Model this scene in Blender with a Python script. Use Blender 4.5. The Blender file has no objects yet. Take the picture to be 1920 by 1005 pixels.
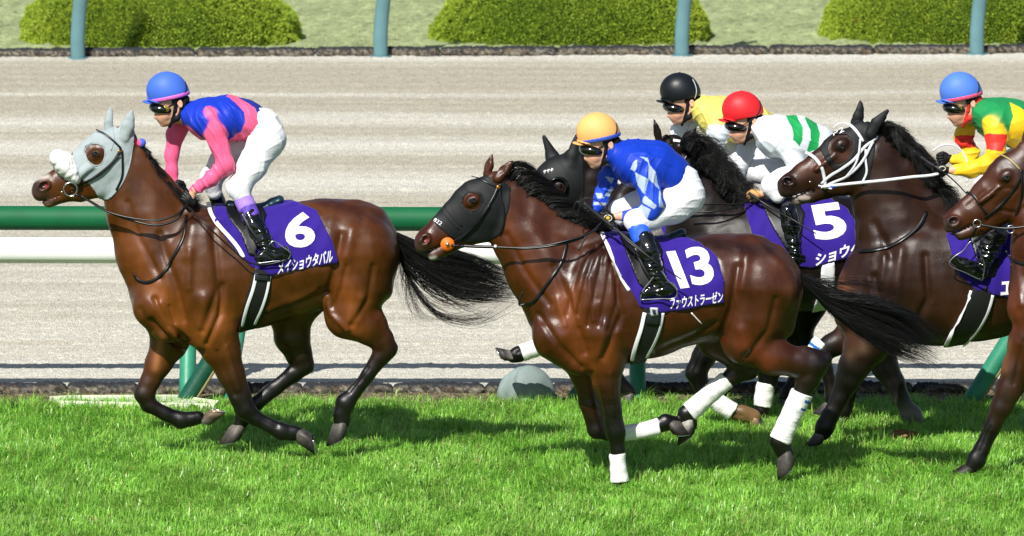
import bpy, bmesh, math, random
import numpy as np
from mathutils import Vector
from mathutils.bvhtree import BVHTree
R = math.radians
rng = np.random.default_rng(7)
# ------------------------------------------------------------------ camera, sky, sun, exposure
scene = bpy.context.scene
FPX, CAMH, CAMY = 15250.0, 7.4, -50.0
PIT = math.atan(1820 / FPX)
cam_d = bpy.data.cameras.new('camera')
cam = bpy.data.objects.new('camera', cam_d)
scene.collection.objects.link(cam)
cam.location = (0, CAMY, CAMH)
cam.rotation_euler = (math.pi / 2 - PIT, 0, 0)
cam_d.sensor_width = 36
cam_d.lens = FPX / 1920 * 36
cam_d.clip_start = 1
cam_d.clip_end = 20000
cam_d.dof.use_dof = True
cam_d.dof.focus_distance = 51.8
cam_d.dof.aperture_fstop = 8
scene.camera = cam
SUNV = Vector((0.40, 0.93, -1.0)).normalized()
world = bpy.data.worlds.new('World')
scene.world = world
world.use_nodes = True
wn = world.node_tree
sky = wn.nodes.new('ShaderNodeTexSky')
sky.sky_type = 'NISHITA'
sky.sun_disc = False
sky.sun_elevation = math.asin(-SUNV.z)
sky.sun_rotation = math.atan2(-SUNV.x, -SUNV.y) % (2 * math.pi)
wn.links.new(sky.outputs[0], wn.nodes['Background'].inputs[0])
wn.nodes['Background'].inputs[1].default_value = 0.075
sun_d = bpy.data.lights.new('sun', 'SUN')
sun_d.energy = 5.0
sun_d.angle = R(0.55)
sun_d.color = (1.0, 0.965, 0.90)
sun = bpy.data.objects.new('sun', sun_d)
scene.collection.objects.link(sun)
sun.rotation_euler = SUNV.to_track_quat('-Z', 'Y').to_euler()
sun.location = (-10, -30, 30)
vs = scene.view_settings
vs.view_transform = 'Standard'
vs.look = 'None'
vs.exposure = 0.28
vs.gamma = 1

# ------------------------------------------------------------------ pixel <-> world
cP, sP = math.cos(PIT), math.sin(PIT)
def P(px, py, Y):
    """point of the photograph at world depth Y"""
    a, b = (px - 960) / FPX, (502.5 - py) / FPX
    dy, dz = cP + b * sP, -sP + b * cP
    t = (Y - CAMY) / dy
    return np.array((a * t, Y, CAMH + dz * t))
def G(px, py, z=0.0):
    """ground point under a pixel"""
    a, b = (px - 960) / FPX, (502.5 - py) / FPX
    dy, dz = cP + b * sP, -sP + b * cP
    t = (z - CAMH) / dz
    return np.array((a * t, CAMY + dy * t, z))
def ray(px, py):
    a, b = (px - 960) / FPX, (502.5 - py) / FPX
    return Vector((0, CAMY, CAMH)), Vector((a, cP + b * sP, -sP + b * cP)).normalized()
def proj(V):
    V = np.asarray(V)
    x, y, z = V[..., 0], V[..., 1] - CAMY, V[..., 2] - CAMH
    f = y * cP - z * sP
    u = y * sP + z * cP
    return 960 + FPX * x / f, 502.5 - FPX * u / f
def SC(Y):
    return FPX / ((Y - CAMY) * 1.006)
def C(h, a=1.0):
    h = h.lstrip('#')
    v = [int(h[i:i + 2], 16) / 255 for i in (0, 2, 4)]
    return tuple((c / 12.92 if c <= .04045 else ((c + .055) / 1.055) ** 2.4) for c in v) + (a,)

# ------------------------------------------------------------------ materials
MATS = {}
def mat(name, col=(0.5, 0.5, 0.5, 1), rough=0.6, spec=0.5, metal=0.0, attr=False, nscale=0, namt=0.0,
        bscale=0, bdist=0.0, bstr=1.0, coat=0.0, sheen=0.0, rvar=0.0, trans=0.0, stretch=None, wave=None):
    if name in MATS:
        return MATS[name]
    m = bpy.data.materials.new(name)
    m.use_nodes = True
    nt = m.node_tree
    N, L = nt.nodes, nt.links
    b = N['Principled BSDF']
    b.inputs['Roughness'].default_value = rough
    b.inputs['Specular IOR Level'].default_value = spec
    b.inputs['Metallic'].default_value = metal
    b.inputs['Coat Weight'].default_value = coat
    b.inputs['Coat Roughness'].default_value = 0.12
    b.inputs['Sheen Weight'].default_value = sheen
    b.inputs['Base Color'].default_value = col
    tc = N.new('ShaderNodeTexCoord')
    src = tc.outputs['Object']
    if stretch:
        mp = N.new('ShaderNodeMapping')
        mp.inputs['Scale'].default_value = stretch
        L.new(src, mp.inputs[0]); src = mp.outputs[0]
    base = None
    if attr:
        at = N.new('ShaderNodeAttribute'); at.attribute_name = 'Col'
        base = at.outputs['Color']
    if nscale:
        no = N.new('ShaderNodeTexNoise')
        no.inputs['Scale'].default_value = nscale
        no.inputs['Detail'].default_value = 6
        L.new(src, no.inputs['Vector'])
        mr = N.new('ShaderNodeMapRange')
        mr.inputs['From Min'].default_value = .3; mr.inputs['From Max'].default_value = .7
        mr.inputs['To Min'].default_value = 1 - namt; mr.inputs['To Max'].default_value = 1 + namt
        L.new(no.outputs[0], mr.inputs[0])
        mx = N.new('ShaderNodeMix'); mx.data_type = 'RGBA'; mx.blend_type = 'MULTIPLY'
        mx.inputs[0].default_value = 1
        if base: L.new(base, mx.inputs[6])
        else: mx.inputs[6].default_value = col
        L.new(mr.outputs[0], mx.inputs[7])
        base = mx.outputs[2]
        if rvar:
            r2 = N.new('ShaderNodeMapRange')
            r2.inputs['From Min'].default_value = .35; r2.inputs['From Max'].default_value = .65
            r2.inputs['To Min'].default_value = rough - rvar; r2.inputs['To Max'].default_value = rough + rvar
            L.new(no.outputs[0], r2.inputs[0]); L.new(r2.outputs[0], b.inputs['Roughness'])
    if base: L.new(base, b.inputs['Base Color'])
    if bscale:
        n2 = N.new('ShaderNodeTexNoise')
        n2.inputs['Scale'].default_value = bscale
        n2.inputs['Detail'].default_value = 5
        L.new(src, n2.inputs['Vector'])
        bp = N.new('ShaderNodeBump')
        bp.inputs['Distance'].default_value = bdist
        bp.inputs['Strength'].default_value = bstr
        L.new(n2.outputs[0], bp.inputs['Height'])
        L.new(bp.outputs[0], b.inputs['Normal'])
    if trans:
        tr = N.new('ShaderNodeBsdfTranslucent')
        if base: L.new(base, tr.inputs[0])
        else: tr.inputs[0].default_value = col
        ms = N.new('ShaderNodeMixShader'); ms.inputs[0].default_value = trans
        L.new(b.outputs[0], ms.inputs[1]); L.new(tr.outputs[0], ms.inputs[2])
        L.new(ms.outputs[0], N['Material Output'].inputs[0])
    MATS[name] = m
    return m

# ------------------------------------------------------------------ objects
def props(o, label=None, cat=None, group=None, kind=None):
    if label: o['label'] = label
    if cat: o['category'] = cat
    if group: o['group'] = group
    if kind: o['kind'] = kind
    return o
def mk(name, V, F, m, parent=None, base=None, col=None, smooth=True, **kw):
    """numpy verts (world) + faces (k-gon array or list) -> ONE mesh object"""
    V = np.asarray(V, dtype=np.float64)
    if parent is not None:
        base = np.array(parent['_b'])
    elif base is None:
        base = np.array(((V[:, 0].min() + V[:, 0].max()) / 2, (V[:, 1].min() + V[:, 1].max()) / 2, V[:, 2].min())) if len(V) else np.zeros(3)
    base = np.asarray(base, dtype=float)
    me = bpy.data.meshes.new(name)
    if isinstance(F, np.ndarray):
        k = F.shape[1]
        me.vertices.add(len(V)); me.vertices.foreach_set('co', (V - base).astype(np.float32).ravel())
        me.loops.add(F.size); me.loops.foreach_set('vertex_index', F.astype(np.int32).ravel())
        me.polygons.add(len(F)); me.polygons.foreach_set('loop_start', np.arange(0, F.size, k, dtype=np.int32))
        me.update(calc_edges=True)
    else:
        me.from_pydata([tuple(v) for v in (V - base)], [], F)
        me.update()
    me.polygons.foreach_set('use_smooth', np.full(len(me.polygons), smooth))
    if col is not None:
        ca = me.color_attributes.new('Col', 'FLOAT_COLOR', 'POINT')
        c4 = np.ones((len(V), 4), dtype=np.float32); c4[:, :3] = np.asarray(col)[:, :3]
        ca.data.foreach_set('color', c4.ravel())
    me.materials.append(m)
    o = bpy.data.objects.new(name, me)
    scene.collection.objects.link(o)
    if parent is not None:
        o.parent = parent
    else:
        o.location = base
    o['_b'] = list(base)
    props(o, **kw)
    return o
def empty(name, base, **kw):
    o = bpy.data.objects.new(name, None)
    scene.collection.objects.link(o)
    o.location = base; o['_b'] = [float(x) for x in base]
    o.empty_display_size = .2
    return props(o, **kw)

# ------------------------------------------------------------------ signed distance modelling
class Sdf:
    """smooth union of tapered, flattened capsules and ellipsoids, placed in photo pixels at a depth"""
    def __init__(s, Y0, yaw=0.0, cx=0.0):
        s.Y0, s.yaw, s.cx, s.prims = Y0, yaw, cx, []
    def Yat(s, px, dy=0.0):
        return s.Y0 + dy + s.yaw * (px - s.cx) / SC(s.Y0)
    def pt(s, px, py, dy=0.0):
        return P(px, py, s.Yat(px, dy))
    def c(s, pts, dy=0.0, sy=0.8, k=0.03, col=(.5, .5, .5, 1), tag='', op='add', rs=1.0):
        sc = SC(s.Y0)
        q = []
        for p in pts:
            d = p[3] if len(p) > 3 and p[3] is not None else dy
            f = p[4] if len(p) > 4 else sy
            q.append((s.pt(p[0], p[1], d), p[2] * rs / sc, f))
        if len(q) == 1: q = q * 2
        for a, b in zip(q[:-1], q[1:]):
            s.prims.append(dict(t='c', a=a[0], b=b[0], ra=a[1], rb=b[1], sa=a[2], sb=b[2], k=k, col=col, tag=tag, op=op))
        return s
    def e(s, px, py, rx, rz, ry, ang=0.0, dy=0.0, k=0.03, col=(.5, .5, .5, 1), tag='', op='add'):
        """ellipsoid, rx rz in px, ry in metres, ang degrees in the picture plane (counter-clockwise)"""
        sc = SC(s.Y0)
        s.prims.append(dict(t='e', a=s.pt(px, py, dy), r=(rx / sc, ry, rz / sc), ang=R(ang), k=k, col=col, tag=tag, op=op))
        return s
    def sub(s, tags):
        o = Sdf(s.Y0, s.yaw, s.cx)
        o.prims = [p for p in s.prims if p['tag'] in tags]
        return o
def pd(p, X, Y, Z):
    if p['t'] == 'c':
        a, b = p['a'], p['b']
        ab = b - a
        L2 = float(ab @ ab)
        x, y, z = X - a[0], Y - a[1], Z - a[2]
        if L2 > 1e-9:
            t = np.clip((x * ab[0] + y * ab[1] + z * ab[2]) / L2, 0, 1)
            x = x - t * ab[0]; y = y - t * ab[1]; z = z - t * ab[2]
            r = p['ra'] + t * (p['rb'] - p['ra']); f = p['sa'] + t * (p['sb'] - p['sa'])
        else:
            r, f = p['ra'], p['sa']
        return np.sqrt(x * x + z * z + (y / f) ** 2) - r
    a = p['a']; rx, ry, rz = p['r']
    ca, sa = math.cos(p['ang']), math.sin(p['ang'])
    x, y, z = X - a[0], Y - a[1], Z - a[2]
    u = x * ca + z * sa; w = -x * sa + z * ca
    k0 = np.sqrt((u / rx) ** 2 + (y / ry) ** 2 + (w / rz) ** 2)
    k1 = np.sqrt((u / rx ** 2) ** 2 + (y / ry ** 2) ** 2 + (w / rz ** 2) ** 2) + 1e-9
    return k0 * (k0 - 1) / k1
def bbox(p):
    if p['t'] == 'c':
        e1 = np.array((1, p['sa'], 1)) * p['ra']; e2 = np.array((1, p['sb'], 1)) * p['rb']
        return np.minimum(p['a'] - e1, p['b'] - e2), np.maximum(p['a'] + e1, p['b'] + e2)
    m = max(p['r'][0], p['r'][2]); e = np.array((m, p['r'][1], m))
    return p['a'] - e, p['a'] + e
def comb(v, d, p):
    k = p['k']
    if p['op'] == 'add':
        h = np.clip(.5 + .5 * (v - d) / k, 0, 1)
        return v * (1 - h) + d * h - k * h * (1 - h)
    d = -d
    h = np.clip(.5 - .5 * (v - d) / k, 0, 1)
    return v * (1 - h) + d * h + k * h * (1 - h)
def field(prims, X, Y, Z, off=0.0):
    v = np.full(np.broadcast(X, Y, Z).shape, 0.5)
    for p in prims:
        v = comb(v, pd(p, X, Y, Z), p)
    return v - off
def grid(prims, h, pad=0.03, off=0.0, clip=None):
    adds = [p for p in prims if p['op'] == 'add']
    lo = np.min([bbox(p)[0] for p in adds], 0) - pad - off
    hi = np.max([bbox(p)[1] for p in adds], 0) + pad + off
    if clip is not None:
        lo = np.maximum(lo, clip[0]); hi = np.minimum(hi, clip[1])
    n = np.ceil((hi - lo) / h).astype(int) + 2
    ax = [lo[i] + h * np.arange(n[i]) for i in range(3)]
    V = np.full(n, 0.5, dtype=np.float32)
    for p in prims:
        a, b = bbox(p)
        m = p['k'] + 2 * h + off
        i0 = np.maximum(((a - m - lo) / h).astype(int), 0)
        i1 = np.minimum(np.ceil((b + m - lo) / h).astype(int) + 1, n)
        if np.any(i1 <= i0): continue
        X = ax[0][i0[0]:i1[0], None, None]; Y = ax[1][None, i0[1]:i1[1], None]; Z = ax[2][None, None, i0[2]:i1[2]]
        s = np.s_[i0[0]:i1[0], i0[1]:i1[1], i0[2]:i1[2]]
        V[s] = comb(V[s], pd(p, X, Y, Z), p)
    return V - off, lo, ax
CO = np.array([(i, j, k) for i in (0, 1) for j in (0, 1) for k in (0, 1)])
EDG = [(a, b) for a in range(8) for b in range(a + 1, 8) if np.abs(CO[a] - CO[b]).sum() == 1]
def nets(V, lo, h):
    V[0], V[-1] = .5, .5; V[:, 0], V[:, -1] = .5, .5; V[:, :, 0], V[:, :, -1] = .5, .5
    S = V < 0
    n = np.array(V.shape)
    cnt = np.zeros(n - 1, dtype=np.int8)
    for c in CO:
        cnt += S[c[0]:n[0] - 1 + c[0], c[1]:n[1] - 1 + c[1], c[2]:n[2] - 1 + c[2]]
    idx = np.argwhere((cnt > 0) & (cnt < 8))
    if len(idx) == 0: return np.zeros((0, 3)), np.zeros((0, 4), int)
    vals = np.stack([V[idx[:, 0] + c[0], idx[:, 1] + c[1], idx[:, 2] + c[2]] for c in CO], 1)
    acc = np.zeros((len(idx), 3)); num = np.zeros(len(idx))
    for a, b in EDG:
        va, vb = vals[:, a], vals[:, b]
        m = (va < 0) != (vb < 0)
        t = np.where(m, va / np.where(m, va - vb, 1), 0)
        acc += np.where(m[:, None], CO[a] + t[:, None] * (CO[b] - CO[a]), 0)
        num += m
    Vt = lo + h * (idx + acc / num[:, None])
    ids = np.full(n - 1, -1, dtype=np.int32)
    ids[idx[:, 0], idx[:, 1], idx[:, 2]] = np.arange(len(idx))
    out = []
    for ax in range(3):
        sl0 = [slice(1, n[i] - 1) for i in range(3)]; sl1 = list(sl0)
        sl0[ax] = slice(0, n[ax] - 1); sl1[ax] = slice(1, n[ax])
        a, b = S[tuple(sl0)], S[tuple(sl1)]
        e = np.argwhere(a != b)
        if len(e) == 0: continue
        sgn = a[e[:, 0], e[:, 1], e[:, 2]]
        off = np.array([1, 1, 1]); off[ax] = 0
        e = e + off
        u, v = [(1, 2), (2, 0), (0, 1)][ax]
        def g(du, dv):
            q = e.copy(); q[:, u] -= du; q[:, v] -= dv
            return ids[q[:, 0], q[:, 1], q[:, 2]]
        q = np.stack([g(1, 1), g(0, 1), g(0, 0), g(1, 0)], 1)
        q[~sgn] = q[~sgn][:, ::-1]
        out.append(q)
    F = np.concatenate(out)
    return Vt, F[(F >= 0).all(1)]
def vnorm(V, F):
    n = np.cross(V[F[:, 2]] - V[F[:, 0]], V[F[:, 3]] - V[F[:, 1]])
    o = np.zeros_like(V)
    for i in range(4): 
        for c in range(3): o[:, c] += np.bincount(F[:, i], n[:, c], len(V))
    return o / (np.linalg.norm(o, axis=1)[:, None] + 1e-12)
def smoothm(V, F, it=1, f=.5):
    e = np.concatenate([F[:, [0, 1]], F[:, [1, 2]], F[:, [2, 3]], F[:, [3, 0]]])
    d = np.bincount(e[:, 0], minlength=len(V)) + np.bincount(e[:, 1], minlength=len(V))
    for _ in range(it):
        s = np.zeros_like(V)
        for c in range(3):
            s[:, c] = np.bincount(e[:, 0], V[e[:, 1], c], len(V)) + np.bincount(e[:, 1], V[e[:, 0], c], len(V))
        V = V + f * (s / np.maximum(d, 1)[:, None] - V)
    return V
def near_prim(prims, V, soft=0.02):
    """blended colour of the nearest primitives and the index of the nearest"""
    adds = [p for p in prims if p['op'] == 'add']
    best = np.full(len(V), 9.0); bi = np.zeros(len(V), int)
    ds = []
    for i, p in enumerate(adds):
        d = pd(p, V[:, 0], V[:, 1], V[:, 2]).astype(np.float32)
        ds.append(d); m = d < best
        best[m] = d[m]; bi[m] = i
    W = np.zeros(len(V)); Cc = np.zeros((len(V), 3))
    for i, p in enumerate(adds):
        w = np.exp(-np.minimum((ds[i] - best) / soft, 30))
        W += w; Cc += w[:, None] * np.array(p['col'][:3])
    return Cc / W[:, None], bi, adds
def inpoly(px, py, poly):
    r = np.zeros(px.shape, bool)
    n = len(poly)
    for i in range(n):
        x1, y1 = poly[i]; x2, y2 = poly[(i + 1) % n]
        if y1 == y2: continue
        c = ((y1 > py) != (y2 > py)) & (px < (x2 - x1) * (py - y1) / (y2 - y1) + x1)
        r ^= c
    return r
def seg_d(px, py, pts):
    """distance in px to a polyline"""
    d = np.full(px.shape, 1e9)
    for (x1, y1), (x2, y2) in zip(pts[:-1], pts[1:]):
        L2 = (x2 - x1) ** 2 + (y2 - y1) ** 2 + 1e-9
        t = np.clip(((px - x1) * (x2 - x1) + (py - y1) * (y2 - y1)) / L2, 0, 1)
        d = np.minimum(d, np.hypot(px - x1 - t * (x2 - x1), py - y1 - t * (y2 - y1)))
    return d
def polysd(px, py, poly):
    d = seg_d(px, py, list(poly) + [poly[0]])
    return np.where(inpoly(px, py, poly), -d, d)
def snoise(V, scale, seed=0, n=8):
    """cheap smooth noise, about -1..1"""
    r = np.random.default_rng(seed)
    o = np.zeros(len(V))
    for i in range(n):
        k = r.normal(size=3) * scale * (1.0 + .25 * i)
        o += np.sin(V @ k + r.uniform(0, 6.3))
    return o / math.sqrt(n)
def shell(name, prims, off, poly, h, m, parent, Yref, holes=(), ylim=None, col=None, disp=None, cf=None, **kw):
    """cloth lying on a body: the body grown by off, cut to an outline, solid inside"""
    sc = SC(Yref)
    xs = [p[0] for p in poly]; ys = [p[1] for p in poly]
    a = P(min(xs), max(ys), Yref); b = P(max(xs), min(ys), Yref)
    clip = (np.array((a[0] - .04, (ylim[0] if ylim else -99), a[2] - .16)), np.array((b[0] + .04, (ylim[1] if ylim else 99), b[2] + .16)))
    V, lo, ax = grid(prims, h, off=off, clip=clip)
    X, Y, Z = np.meshgrid(ax[0], ax[1], ax[2], indexing='ij')
    px, py = proj(np.stack([X, Y, Z], -1))
    d = polysd(px, py, poly) / sc
    for hp in holes: d = np.maximum(d, -polysd(px, py, hp) / sc)
    V = np.maximum(V, d)
    Vt, F = nets(V.astype(np.float32), lo, h)
    if disp is not None and len(Vt):
        Vt = Vt + vnorm(Vt, F) * disp(Vt)[:, None]
    c = cf(Vt) if cf else None
    return mk(name, Vt, F, m, parent, col=c, **kw), Vt, F
def bvh_of(V, F):
    return BVHTree.FromPolygons([tuple(v) for v in V], [tuple(int(i) for i in f) for f in F])

# ------------------------------------------------------------------ sweeps
def frames(Q):
    T = np.gradient(Q, axis=0)
    return T / (np.linalg.norm(T, axis=1)[:, None] + 1e-12)
def resample(pts, n):
    Q = np.asarray(pts, float)
    s = np.concatenate([[0], np.cumsum(np.linalg.norm(np.diff(Q, axis=0), axis=1))])
    t = np.linspace(0, s[-1], n)
    # catmull-rom like smoothing through cubic hermite
    out = np.empty((n, Q.shape[1]))
    m = np.gradient(Q, s, axis=0) if len(Q) > 2 else None
    for i, tt in enumerate(t):
        j = min(np.searchsorted(s, tt, side='right') - 1, len(s) - 2); j = max(j, 0)
        hh = s[j + 1] - s[j]; u = (tt - s[j]) / (hh + 1e-12)
        if m is None: out[i] = Q[j] * (1 - u) + Q[j + 1] * u
        else:
            out[i] = (2*u**3-3*u**2+1)*Q[j] + (u**3-2*u**2+u)*hh*m[j] + (-2*u**3+3*u**2)*Q[j+1] + (u**3-u**2)*hh*m[j+1]
    return out
def tube_vf(Q, r, k=8, up=None, flat=1.0, N=None):
    Q = np.asarray(Q, float); n = len(Q)
    r = np.broadcast_to(np.asarray(r, float), (n,))
    T = frames(Q)
    if N is None:
        ref = np.array((0, 1, 0.0)) if up is None else np.asarray(up, float)
        N = np.broadcast_to(ref, T.shape)
    Sx = np.cross(T, N); Sx /= (np.linalg.norm(Sx, axis=1)[:, None] + 1e-9)
    Nx = np.cross(Sx, T)
    a = np.arange(k) * 2 * math.pi / k
    V = (Q[:, None] + r[:, None, None] * (np.cos(a)[None, :, None] * Sx[:, None] + flat * np.sin(a)[None, :, None] * Nx[:, None])).reshape(-1, 3)
    F = []
    for i in range(n - 1):
        for j in range(k):
            F.append((i * k + j, i * k + (j + 1) % k, (i + 1) * k + (j + 1) % k, (i + 1) * k + j))
    V = np.concatenate([V, Q[[0, -1]]]); c0 = n * k
    for j in range(k):
        F.append((c0, (j + 1) % k, j, c0)); F.append((c0 + 1, (n - 1) * k + j, (n - 1) * k + (j + 1) % k, c0 + 1))
    return V, [f if f[0] != f[3] else f[:3] for f in F]
def join(parts):
    V, F, o = [], [], 0
    for v, f in parts:
        V.append(np.asarray(v)); F += [tuple(int(i) + o for i in q) for q in f]; o += len(v)
    return np.concatenate(V), F
def strap(name, bv, pts, w, m, parent, Yd, lift=0.004, thick=0.3, n=None, label=None, make=True, k=8):
    """a band following a surface seen along a pixel path; w = half width in metres"""
    L = sum(math.hypot(b[0] - a[0], b[1] - a[1]) for a, b in zip(pts[:-1], pts[1:]))
    n = n or max(4, int(L / 4))
    q = resample(pts, n)
    pos, nor = [], []
    for x, y in q:
        o, d = ray(x, y)
        best = None
        for b in bv:
            hit = b.ray_cast(o, d)
            if hit[0] is not None and (best is None or hit[3] < best[3]): best = hit
        if best is None: pos.append(None); nor.append(None)
        else:
            nn = best[1] if best[1].y < 0 else -best[1]
            pos.append(np.array(best[0]) + np.array(nn) * lift); nor.append(np.array(nn))
    good = [i for i, p in enumerate(pos) if p is not None]
    if not good:
        pos = [P(x, y, Yd) for x, y in q]; nor = [np.array((0, -1., 0))] * n
    else:
        for i in range(n):
            if pos[i] is None:
                j = min(good, key=lambda g: abs(g - i))
                pos[i] = P(q[i][0], q[i][1], pos[j][1]); nor[i] = nor[j]
    pos, nor = np.array(pos), np.array(nor)
    for _ in range(3):
        pos[1:-1] = (pos[:-2] + 2 * pos[1:-1] + pos[2:]) / 4; nor[1:-1] = (nor[:-2] + 2 * nor[1:-1] + nor[2:]) / 4
    vf = tube_vf(pos, w, k=k, N=nor, flat=thick)
    if not make: return vf
    return mk(name, vf[0], vf[1], m, parent, label=label)
def rope(name, pts, r, m, parent=None, n=None, k=8, **kw):
    """pts: (px,py,Y)"""
    n = n or len(pts) * 6
    q = resample([P(*p) for p in pts], n)
    v, f = tube_vf(q, r, k=k)
    return mk(name, v, f, m, parent, **kw)
def sphere_vf(c, r, nu=16, nv=10, sq=(1, 1, 1)):
    V, F = [], []
    for i in range(nv + 1):
        th = math.pi * i / nv
        for j in range(nu):
            a = 2 * math.pi * j / nu
            V.append((c[0] + r * sq[0] * math.sin(th) * math.cos(a), c[1] + r * sq[1] * math.sin(th) * math.sin(a), c[2] + r * sq[2] * math.cos(th)))
    for i in range(nv):
        for j in range(nu):
            F.append((i * nu + j, (i + 1) * nu + j, (i + 1) * nu + (j + 1) % nu, i * nu + (j + 1) % nu))
    return np.array(V), F
def torus_vf(c, R1, r, n=28, k=8, u=(1, 0, 0), v=(0, 0, 1), fx=1, fy=1):
    u, v = np.array(u, float), np.array(v, float)
    a = np.linspace(0, 2 * math.pi, n, endpoint=False)
    w = np.cross(u, v)
    V = []
    for t in a:
        d = fx * math.cos(t) * u + fy * math.sin(t) * v
        for s in np.arange(k) * 2 * math.pi / k:
            V.append(np.array(c) + R1 * d + r * (math.cos(s) * d / np.linalg.norm(d) + math.sin(s) * w))
    F = [(i * k + j, i * k + (j + 1) % k, ((i + 1) % n) * k + (j + 1) % k, ((i + 1) % n) * k + j) for i in range(n) for j in range(k)]
    return np.array(V), F
def hair_vf(guides, n, seg, r0, rnd, jit=0.01, wav=0.01, curl=0.0, lmin=.45, clump=.55):
    """guides: list of centre lines (k,3) with spread arrays; each strand blends along one bundle
       guides = (Q(k,3), A(k,3) first spread vector, B(k,3) second spread vector)"""
    Q, A, B = guides
    k = len(Q)
    u = rnd.uniform(-1, 1, n); v = rnd.uniform(-1, 1, n)
    rr = np.sqrt(np.abs(u)) * np.sign(u)
    u = u * .6 + rr * .4
    L = lmin + (1 - lmin) * rnd.random(n) ** .6
    ncl = max(4, int(n / 40)); cu = rnd.uniform(-1, 1, ncl); cv = rnd.uniform(-1, 1, ncl); cl = np.argmin(np.abs(u[:, None] - cu[None]) + .35 * np.abs(v[:, None] - cv[None]) + .3 * rnd.random((n, ncl)), 1)
    cL = rnd.uniform(.75, 1.0, ncl)
    t = np.linspace(0, 1, seg)
    L = L * cL[cl]
    T = t[None] * L[:, None] * (k - 1)
    i = np.clip(T.astype(int), 0, k - 2); f = (T - i)[..., None]
    lerp = lambda M: M[i] * (1 - f) + M[i + 1] * f
    g_ = (clump * t ** .7)[None]
    U_ = u[:, None] * (1 - g_) + cu[cl][:, None] * g_; V_ = v[:, None] * (1 - g_) + cv[cl][:, None] * g_
    Pq = lerp(Q) + lerp(A) * U_[..., None] + lerp(B) * V_[..., None]
    cph = rnd.uniform(0, 6.3, (ncl, 1, 3))[cl]; Pq += wav * 1.6 * np.sin(4 * t[None, :, None] + cph) * t[None, :, None]
    ph = rnd.uniform(0, 6.3, (n, 1, 3)); fr = rnd.uniform(2, 5, (n, 1, 3))
    Pq += wav * .35 * np.sin(fr * t[None, :, None] * 2 + ph) * t[None, :, None]
    if curl: Pq += curl * np.sin(fr * 3 * t[None, :, None] * 4 + ph) * (0.3 + t[None, :, None])
    Pq += rnd.normal(size=(n, 1, 3)) * jit * t[None, :, None] ** 1.5
    tan = np.gradient(Pq, axis=1); tan /= np.linalg.norm(tan, axis=2)[..., None] + 1e-9
    S = np.cross(tan, (0, 1, 0)); S /= np.linalg.norm(S, axis=2)[..., None] + 1e-9
    N2 = np.cross(S, tan)
    rad = (r0 * rnd.uniform(.6, 1.3, n))[:, None] * (1 - .85 * t[None] ** 2)
    vs = []
    for a in (0, 2.094, 4.189):
        vs.append(Pq + rad[..., None] * (math.cos(a) * S + math.sin(a) * N2))
    V = np.stack(vs, 2).reshape(-1, 3)
    base = (np.arange(n)[:, None, None] * seg + np.arange(seg - 1)[None, :, None]) * 3
    j = np.arange(3)[None, None]
    F = np.stack([base + j, base + (j + 1) % 3, base + 3 + (j + 1) % 3, base + 3 + j], -1).reshape(-1, 4)
    return V, F
# ================================================================== SETTING
def Yg(py): return CAMH * FPX / (py + 1317 + 0.0) / 1.0 + CAMY
def gridmesh(xs, ys):
    nx, ny = len(xs), len(ys)
    X, Y = np.meshgrid(xs, ys, indexing='ij')
    i = np.arange(nx - 1)[:, None] * ny + np.arange(ny - 1)[None]
    F = np.stack([i, i + ny, i + ny + 1, i + 1], -1).reshape(-1, 4)
    return X, Y, F
YN, YF = 5.0, 29.75
# --- ground sheet out to the horizon
m_ground = mat('turf_soil', C('#3f5a1c'), .95, .2, nscale=3, namt=.3)
V = np.array([(-9000, -3000, -.03), (9000, -3000, -.03), (9000, 9000, -.03), (-9000, 9000, -.03)], float)
mk('ground', V, [(0, 1, 2, 3)], m_ground, base=(0, 0, 0), smooth=False, kind='structure')
# --- turf course soil under the grass
xs = np.linspace(-14, 14, 200); ys = np.linspace(-12, 4.3, 120)
X, Y, F = gridmesh(xs, ys)
Q = np.stack([X, Y, X * 0], -1).reshape(-1, 3)
Q[:, 2] = .012 * snoise(Q, 3, 3) * .6 + .004
cc = np.array(C('#2f4412')[:3]) * (1 + .18 * snoise(Q, 5, 4)[:, None])
mk('turf_course', Q, F, mat('turf_base', attr=True, rough=.95, spec=.1, nscale=60, namt=.4, bscale=80, bdist=.02), base=(0, 0, 0), col=cc, kind='structure')
# --- sand track with raked furrows
xs = np.concatenate([np.linspace(-60, -9, 40)[:-1], np.arange(-9, 9, .03), np.linspace(9, 60, 40)])
ys = np.concatenate([np.arange(4.8, 10, .02), np.arange(10, YF + .5, .05)])
X, Y, F = gridmesh(xs, ys)
Q = np.stack([X, Y, X * 0], -1).reshape(-1, 3)
pyv = CAMH * FPX / (Q[:, 1] - CAMY) - 1317
K = Q * np.array((1, .8, 1))
rs = np.random.default_rng(11)
fur = np.zeros(len(Q))
wob = .05 * np.sin(Q[:, 0] * .9 + 1) + .035 * snoise(Q * (1, 0, 0), 4, 21)
for per, am in ((.62, .010), (.21, .004), (.37, .006)):
    fur += am * np.sin((Q[:, 1] + wob + .06 * snoise(Q * (.15, 1, 1), 1.5, int(per * 100))) * 2 * math.pi / per)
lump = .0018 * snoise(K, 34, 6) + .0024 * snoise(K, 80, 7) + .0026 * rs.normal(size=len(Q))
clod = np.maximum(0, snoise(K, 26, 8, 10) - 1.3) * .012
amp = np.clip((Q[:, 1] - 5.0) / 1.0, .25, 1)
Q[:, 2] = (fur * .42 + lump * 1.0 + clod) * amp + .012
Q[:, 2] += np.clip(-(Q[:, 1] - 5.05) * .3, -.0, .02)
st = np.zeros(len(Q))
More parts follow.
